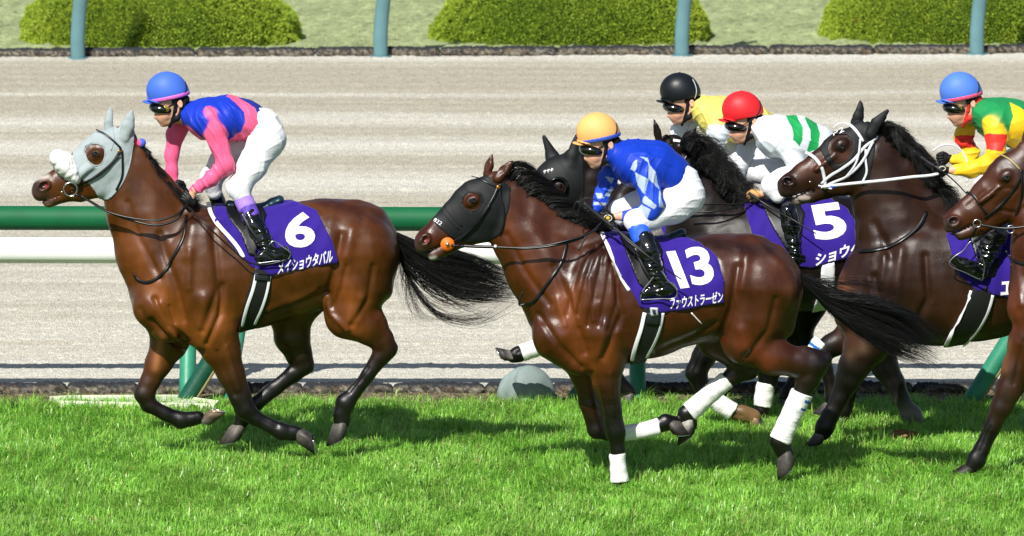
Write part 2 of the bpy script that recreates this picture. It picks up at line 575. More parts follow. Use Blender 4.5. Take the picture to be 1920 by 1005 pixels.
for y0, w, a in ((102, 13, .95), (175, 5, .5), (227, 14, .75), (272, 17, .85), (345, 24, .85), (362, 8, .4), (420, 30, .5), (520, 25, .55), (560, 24, .5), (610, 60, .5), (640, 70, .6), (700, 60, .7)):
    st = np.maximum(st, a * np.exp(-((pyv - y0 + 3 * snoise(Q * (.6, 0, 0), .8, y0)) / w) ** 2))
for y0, w, a in ((601, 4, .5), (648, 4, .35), (522, 4, .4), (577, 4, .25), (490, 5, .3)):
    st -= a * np.exp(-((pyv - y0 + 2 * snoise(Q * (1, 0, 0), 1.5, y0)) / w) ** 2) * (0.6 + .4 * snoise(Q * (1, .3, 0), 7, y0 + 2))
st = np.clip(st * .72 + .05 * np.sin(pyv * 2 * math.pi / 11 + 1.5 * snoise(Q * (.3, .3, 0), 1.5, 31)) + .03 * snoise(K, 30, 32), -.3, 1.1)
ca, cb = np.array(C('#ada694')[:3]), np.array(C('#dcdacf')[:3])
cc = ca + (cb - ca) * st[:, None]
cc *= (1 + .03 * snoise(K, 70, 33) + .05 * rs.normal(size=len(Q)))[:, None]
mk('sand_track', Q, F, mat('sand', attr=True, rough=.95, spec=.12, nscale=75, namt=.24, stretch=(1, .22, 1), bscale=90, bdist=.02, bstr=.8), base=(0, 0, 0), col=np.clip(cc, .02, .9), kind='structure')
# --- infield lawn behind the track
xs = np.concatenate([np.linspace(-300, -8, 30)[:-1], np.arange(-8, 8, .05), np.linspace(8, 300, 30)])
ys = np.concatenate([np.arange(YF + .25, 37.5, .07), np.linspace(37.5, 400, 40)])
X, Y, F = gridmesh(xs, ys)
Q = np.stack([X, Y, X * 0], -1).reshape(-1, 3)
Q[:, 2] = .03 + .012 * snoise(Q * (1, 2, 1), 22, 41) + .008 * snoise(Q, 60, 42) + .006 * rs.normal(size=len(Q))
cc = np.array(C('#a3ae7e')[:3]) * (1 + .1 * snoise(Q, 3, 43) + .1 * snoise(Q * (1, 2, 1), 18, 44) + .14 * rs.normal(size=len(Q)))[:, None]
mk('infield_lawn', Q, F, mat('lawn', attr=True, rough=.9, spec=.15, nscale=45, namt=.22, bscale=60, bdist=.03), base=(0, 0, 0), col=np.clip(cc, .01, .8), kind='structure')

# --- long turf grass: one object of separate blades
def grass_blades(n, x0, x1, y0, y1, hmin, hmax, w, seed):
    r = np.random.default_rng(seed)
    x = r.uniform(x0, x1, n); y = r.uniform(y0, y1, n)
    nc = n // 18
    cxy = np.stack([r.uniform(x0, x1, nc), r.uniform(y0, y1, nc)], 1)
    ci = r.integers(0, nc, n)
    tuft = r.random(n) < .55
    x = np.where(tuft, cxy[ci, 0] + r.normal(0, .013, n), x)
    y = np.where(tuft, cxy[ci, 1] + r.normal(0, .013, n), y)
    pos = np.stack([x, y, y * 0], 1)
    cl = snoise(pos, 7, seed + 1) * .5 + snoise(pos, 24, seed + 2) * .5
    h = r.uniform(hmin, hmax, n) * (1 + .42 * np.clip(cl, -1.6, 1.8)) * np.where(r.random(n) < .05, 1.35, 1)
    th = 2.2 * snoise(pos, 2.4, seed + 3) + r.normal(0, 1.2, n)
    lean = h * np.abs(r.normal(.7, .5, n))
    lx, ly = np.cos(th) * lean, np.sin(th) * lean
    wa = th + math.pi / 2 + r.normal(0, .5, n)
    ww = w * r.uniform(.6, 1.3, n)
    wx, wy = np.cos(wa) * ww, np.sin(wa) * ww
    z = np.zeros(n)
    v0 = np.stack([x - wx, y - wy, z], 1); v1 = np.stack([x + wx, y + wy, z], 1)
    mx_, my_, mz = x + lx * .35, y + ly * .35, h * .6
    v2 = np.stack([mx_ - wx * .8, my_ - wy * .8, mz], 1); v3 = np.stack([mx_ + wx * .8, my_ + wy * .8, mz], 1)
    v4 = np.stack([x + lx, y + ly, np.maximum(h * (1 - .35 * np.minimum(lean / h, 1.4) ** 1.5), .01)], 1)
    V = np.stack([v0, v1, v2, v3, v4], 1).reshape(-1, 3)
    b = np.arange(n)[:, None] * 5
    F = np.concatenate([b + [0, 1, 3], b + [0, 3, 2], b + [2, 3, 4]], 1).reshape(-1, 3)
    hue = r.random(n)
    g = np.array(C('#8fcd4a')[:3]); yl = np.array(C('#c6e678')[:3]); dk = np.array(C('#4d9420')[:3]); dry = np.array(C('#c4bf78')[:3])
    patch = np.clip(.5 + .3 * snoise(pos, 1.3, seed + 5) + .25 * snoise(pos, 5, seed + 6), 0, 1)
    c = g + (yl - g) * (hue * .55 * patch + .12)[:, None]
    c = c + (dk - c) * (r.random(n)[:, None] ** 2 * .6)
    c = np.where((r.random(n) < .035)[:, None], dry, c)
    c = c * r.uniform(.72, 1.28, n)[:, None] * (1 + .10 * snoise(pos, 9, seed + 8))[:, None]
    cv = np.repeat(c[:, None], 5, 1)
    return V, F, cv.reshape(-1, 3)
parts = [grass_blades(270000, -4.5, 4.5, -2.6, 4.22, .032, .082, .0034, 50),
         grass_blades(60000, -9, 9, -7, 4.22, .035, .07, .004, 60),
         grass_blades(7000, -5, 5, 4.1, 4.42, .03, .08, .0024, 70)]
V = np.concatenate([p[0] for p in parts]); Cc = np.concatenate([p[2] for p in parts])
o = 0; Fs = []
for p in parts: Fs.append(p[1] + o); o += len(p[0])
m_grass = mat('grass_blade', attr=True, rough=.36, spec=.5, trans=.45)
mk('turf_grass', V, np.concatenate(Fs), m_grass, base=(0, 0, 0), col=Cc, kind='stuff', label='thick bright green racing turf in the foreground under the horses', cat='grass', smooth=False)

# --- sandbags / gravel rolls
def gravel_roll(x0, x1, Y, r, seed, label, group, yslope=0.0, zc=None):
    L = x1 - x0; n = max(int(L / .02), 12); k = 20
    rr = np.random.default_rng(seed)
    t = np.linspace(0, 1, n)
    prof = np.clip(np.minimum(t, 1 - t) * L / .05, 0, 1) ** .4 * r * (1 + .08 * np.sin(t * L * 14 + seed))
    a = np.arange(k) * 2 * math.pi / k
    T, A = np.meshgrid(t, a, indexing='ij')
    X = x0 + T * L
    rad = prof[:, None] * np.ones_like(A)
    Yy = Y + yslope * X + np.cos(A) * rad * 1.25
    Z = (zc if zc is not None else r * .72) + np.sin(A) * rad * .95
    V = np.stack([X, Yy, Z], -1).reshape(-1, 3)
    V[:, 1:] += rr.normal(size=(len(V), 2)) * .004
    V += (.006 * snoise(V, 60, seed))[:, None] * np.array((0, -.8, .6))
    F = [(i * k + j, (i + 1) * k + j, (i + 1) * k + (j + 1) % k, i * k + (j + 1) % k) for i in range(n - 1) for j in range(k)]
    pal = np.array([C(h)[:3] for h in ('#55504a', '#86806f', '#33312e', '#8f8878', '#6b5a48', '#74726c', '#45423d')])
    c = pal[rr.integers(0, len(pal), len(V))] * rr.uniform(.7, 1.2, len(V))[:, None]
    up = np.clip((np.sin(A).ravel() - .45) * 3, 0, 1)[:, None]          # black net folded over the top
    c = c * (1 - up) + np.array(C('#34363a')[:3]) * up
    return mk('gravel_bag', V, F, m_gravel, col=c, label=label, cat='gravel bag', group=group)
m_gravel = mat('gravel', attr=True, rough=.9, spec=.25, nscale=70, namt=.5, bscale=110, bdist=.02)
m_net = mat('dark_net', C('#1d2020'), .8, .3)
rnd = random.Random(5)
ORD = ['leftmost', 'second', 'third', 'fourth', 'fifth', 'sixth', 'seventh', 'eighth', 'ninth', 'tenth', 'eleventh', 'twelfth', 'thirteenth', 'fourteenth', 'fifteenth', 'sixteenth', 'seventeenth', 'eighteenth']
x = -5.35; i = 0
while x < 5.3:
    L = rnd.uniform(.85, 1.25)
    gravel_roll(x, x + L + .01, 29.6 + .045 * x, .058, 100 + i, ORD[i] + (' bag' if i else '') + (' from the left' if i else ' bag') + ' in the gravel row along the far sand edge', 'gravel bags edging the far side of the sand track')
    x += L; i += 1
x = -3.75; i = 0
while x < 3.9:
    L = rnd.uniform(.45, .75)
    gravel_roll(x, x + L + .02, 4.73, .056, 200 + i, ORD[i] + (' bag' if i else '') + (' from the left' if i else ' bag') + ' in the gravel row where sand meets turf', 'gravel bags edging the turf', zc=.034)
    x += L; i += 1
# loose gravel strip in front of them
xs = np.arange(-9, 9, .016); ys = np.arange(4.1, 4.74, .02)
X, Y, F = gridmesh(xs, ys)
Q = np.stack([X, Y, X * 0], -1).reshape(-1, 3)
rs = np.random.default_rng(77)
Q[:, 2] = .014 + np.abs(rs.normal(0, .007, len(Q))) + .008 * snoise(Q, 12, 3) * .5
pal = np.array([C(h_)[:3] for h_ in ('#75664e', '#8f8064', '#57503f', '#a89a7e', '#7c6a50', '#6e6654', '#57542f')])
cc = pal[rs.integers(0, len(pal), len(Q))] * rs.uniform(.7, 1.2, len(Q))[:, None]
mk('gravel_strip', Q, F, m_gravel, base=(0, 0, 0), col=cc, kind='structure')

# --- clipped hedges in the infield
def hedge(px0, px1, hh, depth, seed, label, topflat=3.0):
    Yc = 31.25
    sc = SC(Yc - depth / 2)
    xa, xb = P(px0, 60, Yc)[0], P(px1, 60, Yc)[0]
    cx, rx = (xa + xb) / 2, (xb - xa) / 2
    Yc += .05 * cx
    rr = np.random.default_rng(seed)
    n = 110000
    # superellipsoid surface samples
    u = rr.uniform(-math.pi, math.pi, n); v = np.arcsin(rr.uniform(0.0, 1, n))
    sgp = lambda a, e: np.sign(a) * np.abs(a) ** e
    e1, e2 = 1.0, .92
    X = rx * sgp(np.cos(v), e1) * sgp(np.cos(u), e2)
    Yy = depth * sgp(np.cos(v), e1) * sgp(np.sin(u), e2)
    Z = hh * sgp(np.sin(v), e1)
    pos = np.stack([X + cx, Yy + Yc, Z], 1)
    nrm = np.stack([X / rx ** 2, Yy / depth ** 2, Z / hh ** 2 + .02], 1); nrm /= np.linalg.norm(nrm, axis=1)[:, None]
    lump = .03 * snoise(pos, 3.2, seed) + .02 * snoise(pos, 11, seed + 1) + .010 * snoise(pos, 28, seed + 2)
    pos += nrm * (lump - np.abs(rr.normal(0, .014, n)))[:, None]
    d = nrm + rr.normal(0, .4, (n, 3)); d /= np.linalg.norm(d, axis=1)[:, None]
    s = np.cross(d, rr.normal(size=(n, 3))); s /= np.linalg.norm(s, axis=1)[:, None]
    ln = rr.uniform(.012, .026, n)[:, None]; w = ln * .33
    V = np.stack([pos - s * w * .4, pos + d * ln * .55 - s * w, pos + d * ln, pos + d * ln * .55 + s * w], 1).reshape(-1, 3)
    F = np.arange(n)[:, None] * 4 + np.array([[0, 1, 2, 3]])
    g1, g2, g3 = [np.array(C(h)[:3]) for h in ('#9db63a', '#bccb4a', '#7c9a36')]
    tt = np.clip(.5 + .35 * snoise(pos, 2.5, seed + 7) + .3 * rr.normal(size=n), 0, 1)[:, None]
    c = g1 + (g2 - g1) * tt
    c = c + (g3 - c) * np.clip(rr.normal(.2, .22, n), 0, 1)[:, None]
    brown = (snoise(pos, 1.7, seed + 9) > 1.7) & (rr.random(n) < .35)
    c = np.where(brown[:, None], np.array(C('#a8904e')[:3]), c) * rr.uniform(.88, 1.12, n)[:, None]
    ob = mk('clipped_hedge', V, F, mat('hedge_leaf', attr=True, rough=.55, spec=.3, trans=.25), col=np.repeat(c, 4, 0), smooth=False, base=(cx, Yc, 0), label=label, cat='hedge', group='clipped hedges behind the sand track')
    # inner twig mass
    uu = np.linspace(-math.pi, math.pi, 60, endpoint=False); vv = np.linspace(0, math.pi / 2, 16)
    U, W = np.meshgrid(uu, vv, indexing='ij')
    Q = np.stack([cx + .92 * rx * sgp(np.cos(W), e1) * sgp(np.cos(U), e2), Yc + .90 * depth * sgp(np.cos(W), e1) * sgp(np.sin(U), e2), .88 * hh * sgp(np.sin(W), e1)], -1).reshape(-1, 3)
    Q += (.012 * snoise(Q, 3.2, seed))[:, None] * np.array((0, -.3, .8))
    F2 = [(i * 16 + j, ((i + 1) % 60) * 16 + j, ((i + 1) % 60) * 16 + j + 1, i * 16 + j + 1) for i in range(60) for j in range(15)]
    mk('twig_mass', Q, F2, mat('twigs', C('#2f4212'), .9, .1, nscale=30, namt=.5), ob)
hedge(40, 566, .84, 1.0, 300, 'long clipped green hedge mound behind the leftmost far post')
hedge(805, 1334, .84, 1.0, 310, 'long clipped green hedge mound in the middle, behind the blue jockey and far post')
hedge(1541, 2085, .84, 1.0, 320, 'clipped green hedge mound cut off by the right edge of the photo')

# --- far outer rail posts (gooseneck)
m_teal = mat('teal_paint', C('#5c8288'), .4, .5, nscale=8, namt=.07, bscale=30, bdist=.002)
m_white = mat('white_paint', C('#eceee9'), .5, .5, nscale=4, namt=.04)
pw = .072
for i, px in enumerate((148, 714, 1279, 1834)):
    b = P(px, 95, 29.4); b[1] += .045 * b[0]; b[2] = 0
    pts = [(b[0], b[1], -.02), (b[0], b[1], .25), (b[0] + .012, b[1], .42), (b[0] + .035, b[1] - .03, .62), (b[0] + .06, b[1] - .05, .85), (b[0] + .09, b[1] - .08, 1.15), (b[0] + .14, b[1] - .12, 1.5)]
    Q = resample(pts, 26)
    v, f = tube_vf(Q, .07, k=16, up=(0, 1, 0), flat=.8)
    lab = ['first', 'second', 'third', 'fourth'][i]
    place = ['in front of the left hedge', 'standing before bare lawn left of the middle hedge', 'in front of the right end of the middle hedge', 'in front of the rightmost hedge'][i]
    po = mk('rail_post', v, f, m_teal, base=(b[0], b[1], 0), label='teal painted gooseneck post ' + place, cat='post', group='teal posts along the far side')
    q = np.array([(b[0] + dx, b[1] + dy, z) for z in (0, .025) for dx, dy in [(.105 * math.cos(a), .105 * math.sin(a)) for a in np.arange(12) * math.pi / 6]])
    mk('base_collar', q, [tuple(range(11, -1, -1)), tuple(range(12, 24))] + [(j, (j + 1) % 12, 12 + (j + 1) % 12, 12 + j) for j in range(12)], m_teal, po, smooth=False)

# --- near running rail: green rail in front of a white rail on posts
m_gr = mat('green_rail_paint', C('#085c36'), .62, .3, nscale=5, namt=.08)
m_gp = mat('green_post_paint', C('#2f8568'), .45, .45, nscale=9, namt=.16, bscale=40, bdist=.002)
m_gd = mat('dark_green_brace', C('#0f4a38'), .42, .45, nscale=9, namt=.2, bscale=40, bdist=.002)
m_gold = mat('tan_strip', C('#8f8258'), .5, .4)
YR = 5.08
YW = 4.45
YB = 4.42
zg = P(960, 411, YR)[2]; zw = P(960, 471.5, YW)[2]
rail = empty('running_rail', (0, YR, 0), label='green over white running rail on green posts between turf and sand', cat='rail')
def htube(name, Y, z, r, m, sq=1.0, joints=()):
    xs = [-16]
    for j in joints: xs += [j - .012, j - .0119, j + .0119, j + .012]
    xs += [16]
    Q = np.array([(x, Y, z - .0025 * x) for x in xs]); rr = np.full(len(xs), r)
    v, f = tube_vf(Q, r, k=28, up=(0, 1, 0), flat=sq)
    return mk(name, v, f, m, rail)
htube('green_rail', YR, zg, .083, m_gr)
htube('white_rail', YW, zw, .088, m_white)
def post(name, p0, p1, r, m, flat=1.0):
    Q = np.array([np.array(p0) + (np.array(p1) - np.array(p0)) * t for t in np.linspace(0, 1, 8)])
    v, f = tube_vf(Q, r, k=18, up=(0, 1, 0), flat=flat)
    return mk(name, v, f, m, rail)
for px in (358, 1193, 2034, -480):
    b = P(px, 752, YR)
    post('post', (b[0], YB, -.05), (b[0], YR - .02, zg - .05), .056, m_gp)
    post('arm', (b[0], YR - .3, zw - .35), (b[0], YW + .02, zw - .06), .03, m_gp)
for px in (433, 1860 + 220):
    b = P(px, 752, YR); e = P(px + 24, 600, YR)
    post('post', (b[0], YB, -.05), (e[0] + .09, YR, zg - .03), .04, m_gp)
for px in (343, 1802):
    b = P(px, 752, YR - .25)
    e = P(px + 92, 600, YR - .2)
    q = 1.35
    x1 = b[0] + (e[0] - b[0]) * q
    post('brace', (b[0], YB - .12, -.05), (x1, YB - .06, e[2] * q), .064, m_gd if px < 1000 else m_gp)
    post('brace_strip', (b[0] + .058, YB - .15, -.05), (x1 + .058, YB - .09, e[2] * q), .014, m_gold)
b1 = P(1062, 752, YR - .05)
post('brace', (b1[0], YB - .02, -.05), (b1[0] + .2, YB, .3), .04, m_gd)

# --- cream plastic plate lying on the turf edge, and the grey dome
m_cream = mat('cream_plastic', C('#c9ccb4'), .5, .4, nscale=6, namt=.1)
pl = []
for (px, py) in ((93, 743), (128, 741), (330, 740), (410, 751), (404, 757), (112, 751)):
    g = G(px, py, .05); pl.append(g)
pl = np.array(pl); n = len(pl)
low = pl.copy(); low[:, 2] = -.01; low[:, 1] -= .012
mid = pl.copy(); mid[:, 2] = .045; mid[:, :2] = mid[:, :2] * .96 + mid[:, :2].mean(0) * .04; mid[[0, 3, 4, 5], 2] = .028
mk('marker_plate', np.concatenate([low, pl, mid]), [tuple(range(3 * n - 1, 2 * n - 1, -1))] + [(a * n + i, a * n + (i + 1) % n, (a + 1) * n + (i + 1) % n, (a + 1) * n + i) for a in (0, 1) for i in range(n)],
   m_cream, smooth=False, label='cream plastic plate with pointed ends lying at the turf edge by the left post', cat='plate')
m_bl = mat('grey_blue_plastic', C('#83918f'), .6, .35, nscale=5, namt=.4)
c = P(988, 750, 4.4)
prof = [(0, .185), (.05, .185), (.10, .172), (.105, .165), (.11, .172), (.135, .150), (.15, .125), (.17, .085), (.18, 0.001)]
axis = Vector((.55, -.62, .42)).normalized(); uu = axis.orthogonal().normalized(); vv2 = axis.cross(uu)
Vd = []; K_ = 40
for h_, r_ in [(-.16, .10), (-.12, .15), (-.06, .178)] + prof:
    for j in range(K_):
        a = 2 * math.pi * j / K_
        p = Vector((c[0], c[1], .055)) + axis * (h_ - .02) + (uu * math.cos(a) + vv2 * math.sin(a)) * r_
        Vd.append(tuple(p))
Nr = len(prof) + 3
Fd = [(i * K_ + j, i * K_ + (j + 1) % K_, (i + 1) * K_ + (j + 1) % K_, (i + 1) * K_ + j) for i in range(Nr - 1) for j in range(K_)] + [tuple(range(K_ - 1, -1, -1))]
dome = mk('dome_marker', Vd, Fd, m_bl, label='scuffed pale grey blue plastic dome tipped over at the turf edge', cat='dome marker')
# divot of kicked up soil in the turf
dv = G(1688, 822, .02)
vv = []; ff = []; o = 0
rr = random.Random(9)
for i in range(90):
    s = rr.uniform(.014, .03)
    v, f = sphere_vf((dv[0] + rr.gauss(0, .032), dv[1] + rr.gauss(0, .05), rr.uniform(.03, .06)), s, 6, 4, (1, 1, .7))
    vv.append((v, f))
v, f = join(vv)
mk('soil_divot', v, f, mat('soil', C('#7a6040'), .95, .1, nscale=40, namt=.3), label='brown clod of kicked up soil on the turf behind the dark legs', cat='soil clod')
# ================================================================== HORSES
m_eye = mat('eye', C('#0a0605'), .05, .8)
m_hoof = mat('hoof', attr=True, rough=.5, spec=.3, nscale=60, namt=.3)
m_black = mat('black_leather', C('#0b0c0d'), .35, .5, nscale=50, namt=.2)
m_matblack = mat('black_neoprene', C('#101314'), .62, .35, nscale=90, namt=.15, bscale=160, bdist=.001)
m_greyh = mat('grey_hood_fabric', C('#9aa5a7'), .75, .25, nscale=40, namt=.06, bscale=140, bdist=.001)
m_wbridle = mat('white_leather', C('#d9dcde'), .45, .4)
m_steel = mat('steel', C('#c4c6c8'), .22, .5, metal=1)
m_band = mat('white_bandage', C('#dfe0dc'), .85, .1, nscale=30, namt=.05, bscale=90, bdist=.002)
m_purple = mat('purple_cloth', C('#2b1280'), .75, .2, nscale=14, namt=.08, bscale=260, bdist=.0012, sheen=.15)
m_wcloth = mat('white_cloth', C('#e6e6ea'), .8, .2)
m_print = mat('white_print', C('#ececf0'), .7, .2)
m_saddle = mat('saddle_leather', C('#08090a'), .42, .4)
m_cantle = mat('dark_teal_saddle', C('#10303c'), .38, .5)
m_fleece = mat('white_fleece', C('#e8e8e6'), .95, .1, bscale=120, bdist=.002)
m_orange = mat('orange_rubber', C('#f0711c'), .5, .4)
def coat_mat(name, rough):
    m = mat(name, attr=True, rough=rough, spec=(.27 if 'bl' in name else .36 if 'brown' in name else .5), nscale=8, namt=.3, bscale=210, bdist=.0018, bstr=.75, coat=0, rvar=.09, stretch=(1, 1, .5))
    return m
COATS = dict(
    bay=dict(b=C('#4d2808'), d=C('#0a0707'), m=C('#6a3c26'), s=C('#8a4a22')),
    bay2=dict(b=C('#411d07'), d=C('#0b0808'), m=C('#6b4030'), s=C('#7d3d1c')),
    dark=dict(b=C('#281914'), d=C('#0e0b0b'), m=C('#3d2a24'), s=C('#5a3422')),
    brown=dict(b=C('#2a160c'), d=C('#100c0c'), m=C('#4a352d'), s=C('#6a3b22')),
    black=dict(b=C('#150d0a'), d=C('#0c0a0b'), m=C('#2b201d'), s=C('#30211c')))

class Horse:
    def __init__(s, name_label, Y0, yaw, cx, coat, base_px):
        s.S = Sdf(Y0, yaw, cx); s.col = COATS[coat]; s.coatname = coat; s.label = name_label
        s.Y0 = Y0; s.base_px = base_px; s.sculpt = []; s.paint = []; s.manes = []
    def body(s, pts, **k): s.S.c(pts, k=.045, col=s.col['b'], tag='torso', **k)
    def neck(s, pts, **k): s.S.c(pts, k=.05, col=s.col['b'], tag='torso' if False else 'neck', **k)
    def head(s, pts, **k): s.S.c(pts, k=.02, col=s.col['b'], tag='head', **k)
    def part(s, pts, col='b', tag='leg', k=.025, **kw): s.S.c(pts, k=k, col=s.col[col], tag=tag, **kw)
    def leg(s, pts, nd, dy, sy=.85, k=.02):
        """nd: index from which the leg is black"""
        s.S.c(pts[:nd + 1], dy=dy, sy=sy, k=.045, col=s.col['b'], tag='upleg')
        s.S.c(pts[nd:], dy=dy, sy=sy, k=k, col=s.col['d'], tag='leg')
        if dy < 0:                                                     # tendon groove and joint edges
            q = []
            for a, b in zip(pts[nd:-1], pts[nd + 1:]):
                L = math.hypot(b[0] - a[0], b[1] - a[1]) + 1e-6
                q += [(a[0] + (b[1] - a[1]) / L * a[2] * -.3, a[1] + (b[0] - a[0]) / L * a[2] * .3)]
            if len(q) > 1: s.sculpt.append((q, 4, -.005))
    def build(s, h=.0095, soft=.045, extra_paint=None):
        V, lo, ax = grid(s.S.prims, h, pad=.03)
        V, F = nets(V, lo, h)
        V = smoothm(V, F, 2, .5)
        px, py = proj(V)
        N = vnorm(V, F)
        nearside = np.clip(-N[:, 1] * 2 + .3, 0, 1)
        D = np.zeros(len(V))
        for pts, w, amp in s.sculpt:
            D += amp * np.exp(-(seg_d(px, py, pts) / (w * .85)) ** 2)
        D = D * nearside
        D *= 1.65
        q1, q2 = snoise(V * (1, .4, .45), 19, 3, 6), snoise(V * (.6, .4, 1), 24, 5, 6)
        D += (.0026 * ((1 - np.abs(q1)) - .4) + .0016 * ((1 - np.abs(q2)) - .4)) * np.clip((V[:, 2] - .75) * 3, .25, 1)
        D += .0010 * snoise(V, 16, 3)
        V = V + N * D[:, None]
        col, bi, adds = near_prim(s.S.prims, V, soft)
        for pts, w, c, a in s.paint:
            g = (a * np.exp(-(seg_d(px, py, pts) / w) ** 2))[:, None]
            col = col * (1 - g) + np.array(c[:3]) * g
        if getattr(s, 'eyepx', None):
            g = (.75 * np.exp(-((np.hypot((px - s.eyepx[0]) / 1.3, py - s.eyepx[1])) / 7) ** 2))[:, None]; col = col * (1 - g) + .006 * g
        col = col * (1 + .06 * snoise(V, 8, 9) + .05 * snoise(V * (1, 1, .3), 45, 10))[:, None]
        s.V, s.F = V, F
        base = G(*s.base_px); base = np.array((base[0], s.Y0, 0.0))
        s.o = mk('racehorse', V, F, coat_mat('horse_coat_' + s.coatname, .36), base=base, col=np.clip(col, .002, .9),
                 label=s.label, cat='horse', group='galloping racehorses')
        s.bv = bvh_of(V, F)
        return s.o
    def surf(s, px, py, extra=()):
        o, d = ray(px, py)
        best = None
        for b in (s.bv,) + tuple(extra):
            hit = b.ray_cast(o, d)
            if hit[0] is not None and (best is None or hit[3] < best[3]): best = hit
        return best
    def eye(s, px, py, r=.019, inset=.011):
        hit = s.surf(px, py)
        c = np.array(hit[0]) + np.array((0, inset, 0))

        v, f = sphere_vf(c, r, 18, 12)
        e = mk('eye', v, f, m_eye, s.o)
        # lids
        for sgn in (1, -1):
            q = [P(px - 6.5 + i * 1.3, py - 1.2 + sgn * 4.2 * math.sin(math.pi * i / 10), hit[0][1] - .002) for i in range(11)]
            v, f = tube_vf(q, .0035, k=6)
            mk('eyelid', v, f, mat('lid', C('#1a0f0b'), .4), s.o)
    def hoof(s, px, py, ax, toe, dy, L=.092, r0=.045, r1=.066, sole='#2a2522', wall='#3c3836', light='#77706a', shoe=True, hscale=1.0):
        """px,py coronet centre; ax = direction to the ground surface, toe = direction of the toe (picture dirs, y down)"""
        c = s.S.pt(px, py, dy)
        a = np.array((ax[0], 0, -ax[1]), float); a /= np.linalg.norm(a)
        t = np.array((toe[0], 0, -toe[1]), float); t -= a * (a @ t); t /= np.linalg.norm(t)
        y = np.array((0, 1., 0))
        V, F, Cc = [], [], []
        K = 24; L *= hscale; r0 *= hscale; r1 *= hscale
        prof = [(-.12, .8), (0, 1.0), (.05, 1.06), (.5, 1.02), (1, 1.0)]
        w1, w2, w3 = np.array(C(wall)[:3]), np.array(C(light)[:3]), np.array(C(sole)[:3])
        for i, (u, q) in enumerate(prof):
            r = (r0 + (r1 - r0) * max(u, 0)) * q
            for j in range(K):
                th = 2 * math.pi * j / K
                ct, st_ = math.cos(th), math.sin(th)
                heel = .62 if ct < 0 else 1.05
                hl = 1 - .28 * (1 - ct) * .5 * max(u, 0)
                V.append(c + a * L * u * hl + t * (ct * r * heel + L * .38 * max(u, 0)) + y * st_ * r * .92)
                Cc.append(w2 * .55 if u < .1 else w1 * (.7 if i < 4 else 1.0))
        n0 = len(V)
        for i in range(len(prof) - 1):
            for j in range(K):
                F.append((i * K + j, i * K + (j + 1) % K, (i + 1) * K + (j + 1) % K, (i + 1) * K + j))
        # sole, a little sunk
        e = (len(prof) - 1) * K
        cc = np.mean(V[e:e + K], 0)
        ring2 = [cc + (np.array(V[e + j]) - cc) * .82 for j in range(K)]
        ring3 = [p - a * .008 for p in ring2]
        V += ring2 + ring3 + [cc - a * .006]
        Cc += [w1 * 1.2] * K + [w3] * K + [w3]
        for j in range(K):
            j2 = (j + 1) % K
            F.append((e + j, e + j2, n0 + j2, n0 + j)); F.append((n0 + j, n0 + j2, n0 + K + j2, n0 + K + j)); F.append((n0 + K + j, n0 + K + j2, n0 + 2 * K))
        ho = mk('hoof', V, F, m_hoof, s.o, col=np.array(Cc))
        if shoe:
            q = [cc + (np.array(V[e + j % K]) - cc) * .9 + a * .003 for j in range(-8, 9)]
            v, f = tube_vf(q, .0055, k=6, up=a)
            mk('horseshoe', v, f, m_steel, ho)
    def bandage(s, pts, dy, sy=.9, col=None, m=None, stripes=(), half=None):
        b = Sdf(s.Y0, s.S.yaw, s.S.cx); b.c(pts, dy=dy, sy=sy, k=.01)
        a0, a1 = b.prims[0]['a'], b.prims[-1]['b']
        ra0, ra1 = b.prims[0]['ra'], b.prims[-1]['rb']
        V, lo, ax = grid(b.prims, .006)
        X, Y, Z = np.meshgrid(*ax, indexing='ij')
        d = a1 - a0; L = np.linalg.norm(d); d = d / L
        t = (X - a0[0]) * d[0] + (Y - a0[1]) * d[1] + (Z - a0[2]) * d[2]
        V = np.maximum(V, np.maximum(-t, t - L)).astype(np.float32)
        V, F = nets(V, lo, .006)
        t = (V - a0) @ d
        N = vnorm(V, F)
        ang = snoise(V, 8, 3) * .01
        V = V + N * ((.0007 * np.sin((t + ang + .3 * (V[:, 1] - a0[1])) * 2 * math.pi / .019))[:, None]) + N * (.0022 * snoise(V, 22, 5))[:, None]
        cc = np.tile(np.array(C('#e2e2de')[:3]), (len(V), 1))
        for t0, t1, c in stripes:
            q = (t > t0) & (t < t1)
            if half is not None: q &= ((V - a0 - t[:, None] * d)[:, 0] > half)
            cc[q] = C(c)[:3]
        bo = mk('leg_bandage', V, F, mat('bandage_wrap', attr=True, rough=.85, spec=.15, nscale=35, namt=.06, bscale=120, bdist=.0015), s.o, col=cc)
        return bo
    def cover(s, name, tags, off, poly, m, holes=(), h=.0075, ylim=None, disp=None, cf=None, parent=None):
        o, V, F = shell(name, s.S.sub(tags).prims, off, poly, h, m, parent or s.o, s.Y0, holes, ylim, disp=disp, cf=cf)
        return o, bvh_of(V, F)
    def strap(s, name, pts, w, m, extra=(), lift=.004, thick=.35, parent=None, **k):
        return strap(name, [s.bv] + list(extra), pts, w, m, parent or s.o, s.Y0, lift, thick, **k)
    def hair(s, name, guides, n, r0=.0022, seed=1, m=None, parent=None, **k):
        """guides: (px,py,dy, ax,ay (px spread vector), depth spread m)"""
        Q = np.array([s.S.pt(g[0], g[1], g[2]) for g in guides]); sc = SC(s.Y0)
        A = np.array([(g[3] / sc, 0, -g[4] / sc) for g in guides]); B = np.array([(0, g[5], 0) for g in guides])
        n2 = max(len(guides) * 4, 8)
        Q, A, B = resample(Q, n2), resample(A, n2) if np.abs(np.diff(A, axis=0)).sum() > 1e-6 else np.repeat(A[:1], n2, 0), np.repeat(B[:1], n2, 0) * np.linspace(1, B[-1][1] / max(B[0][1], 1e-6), n2)[:, None]
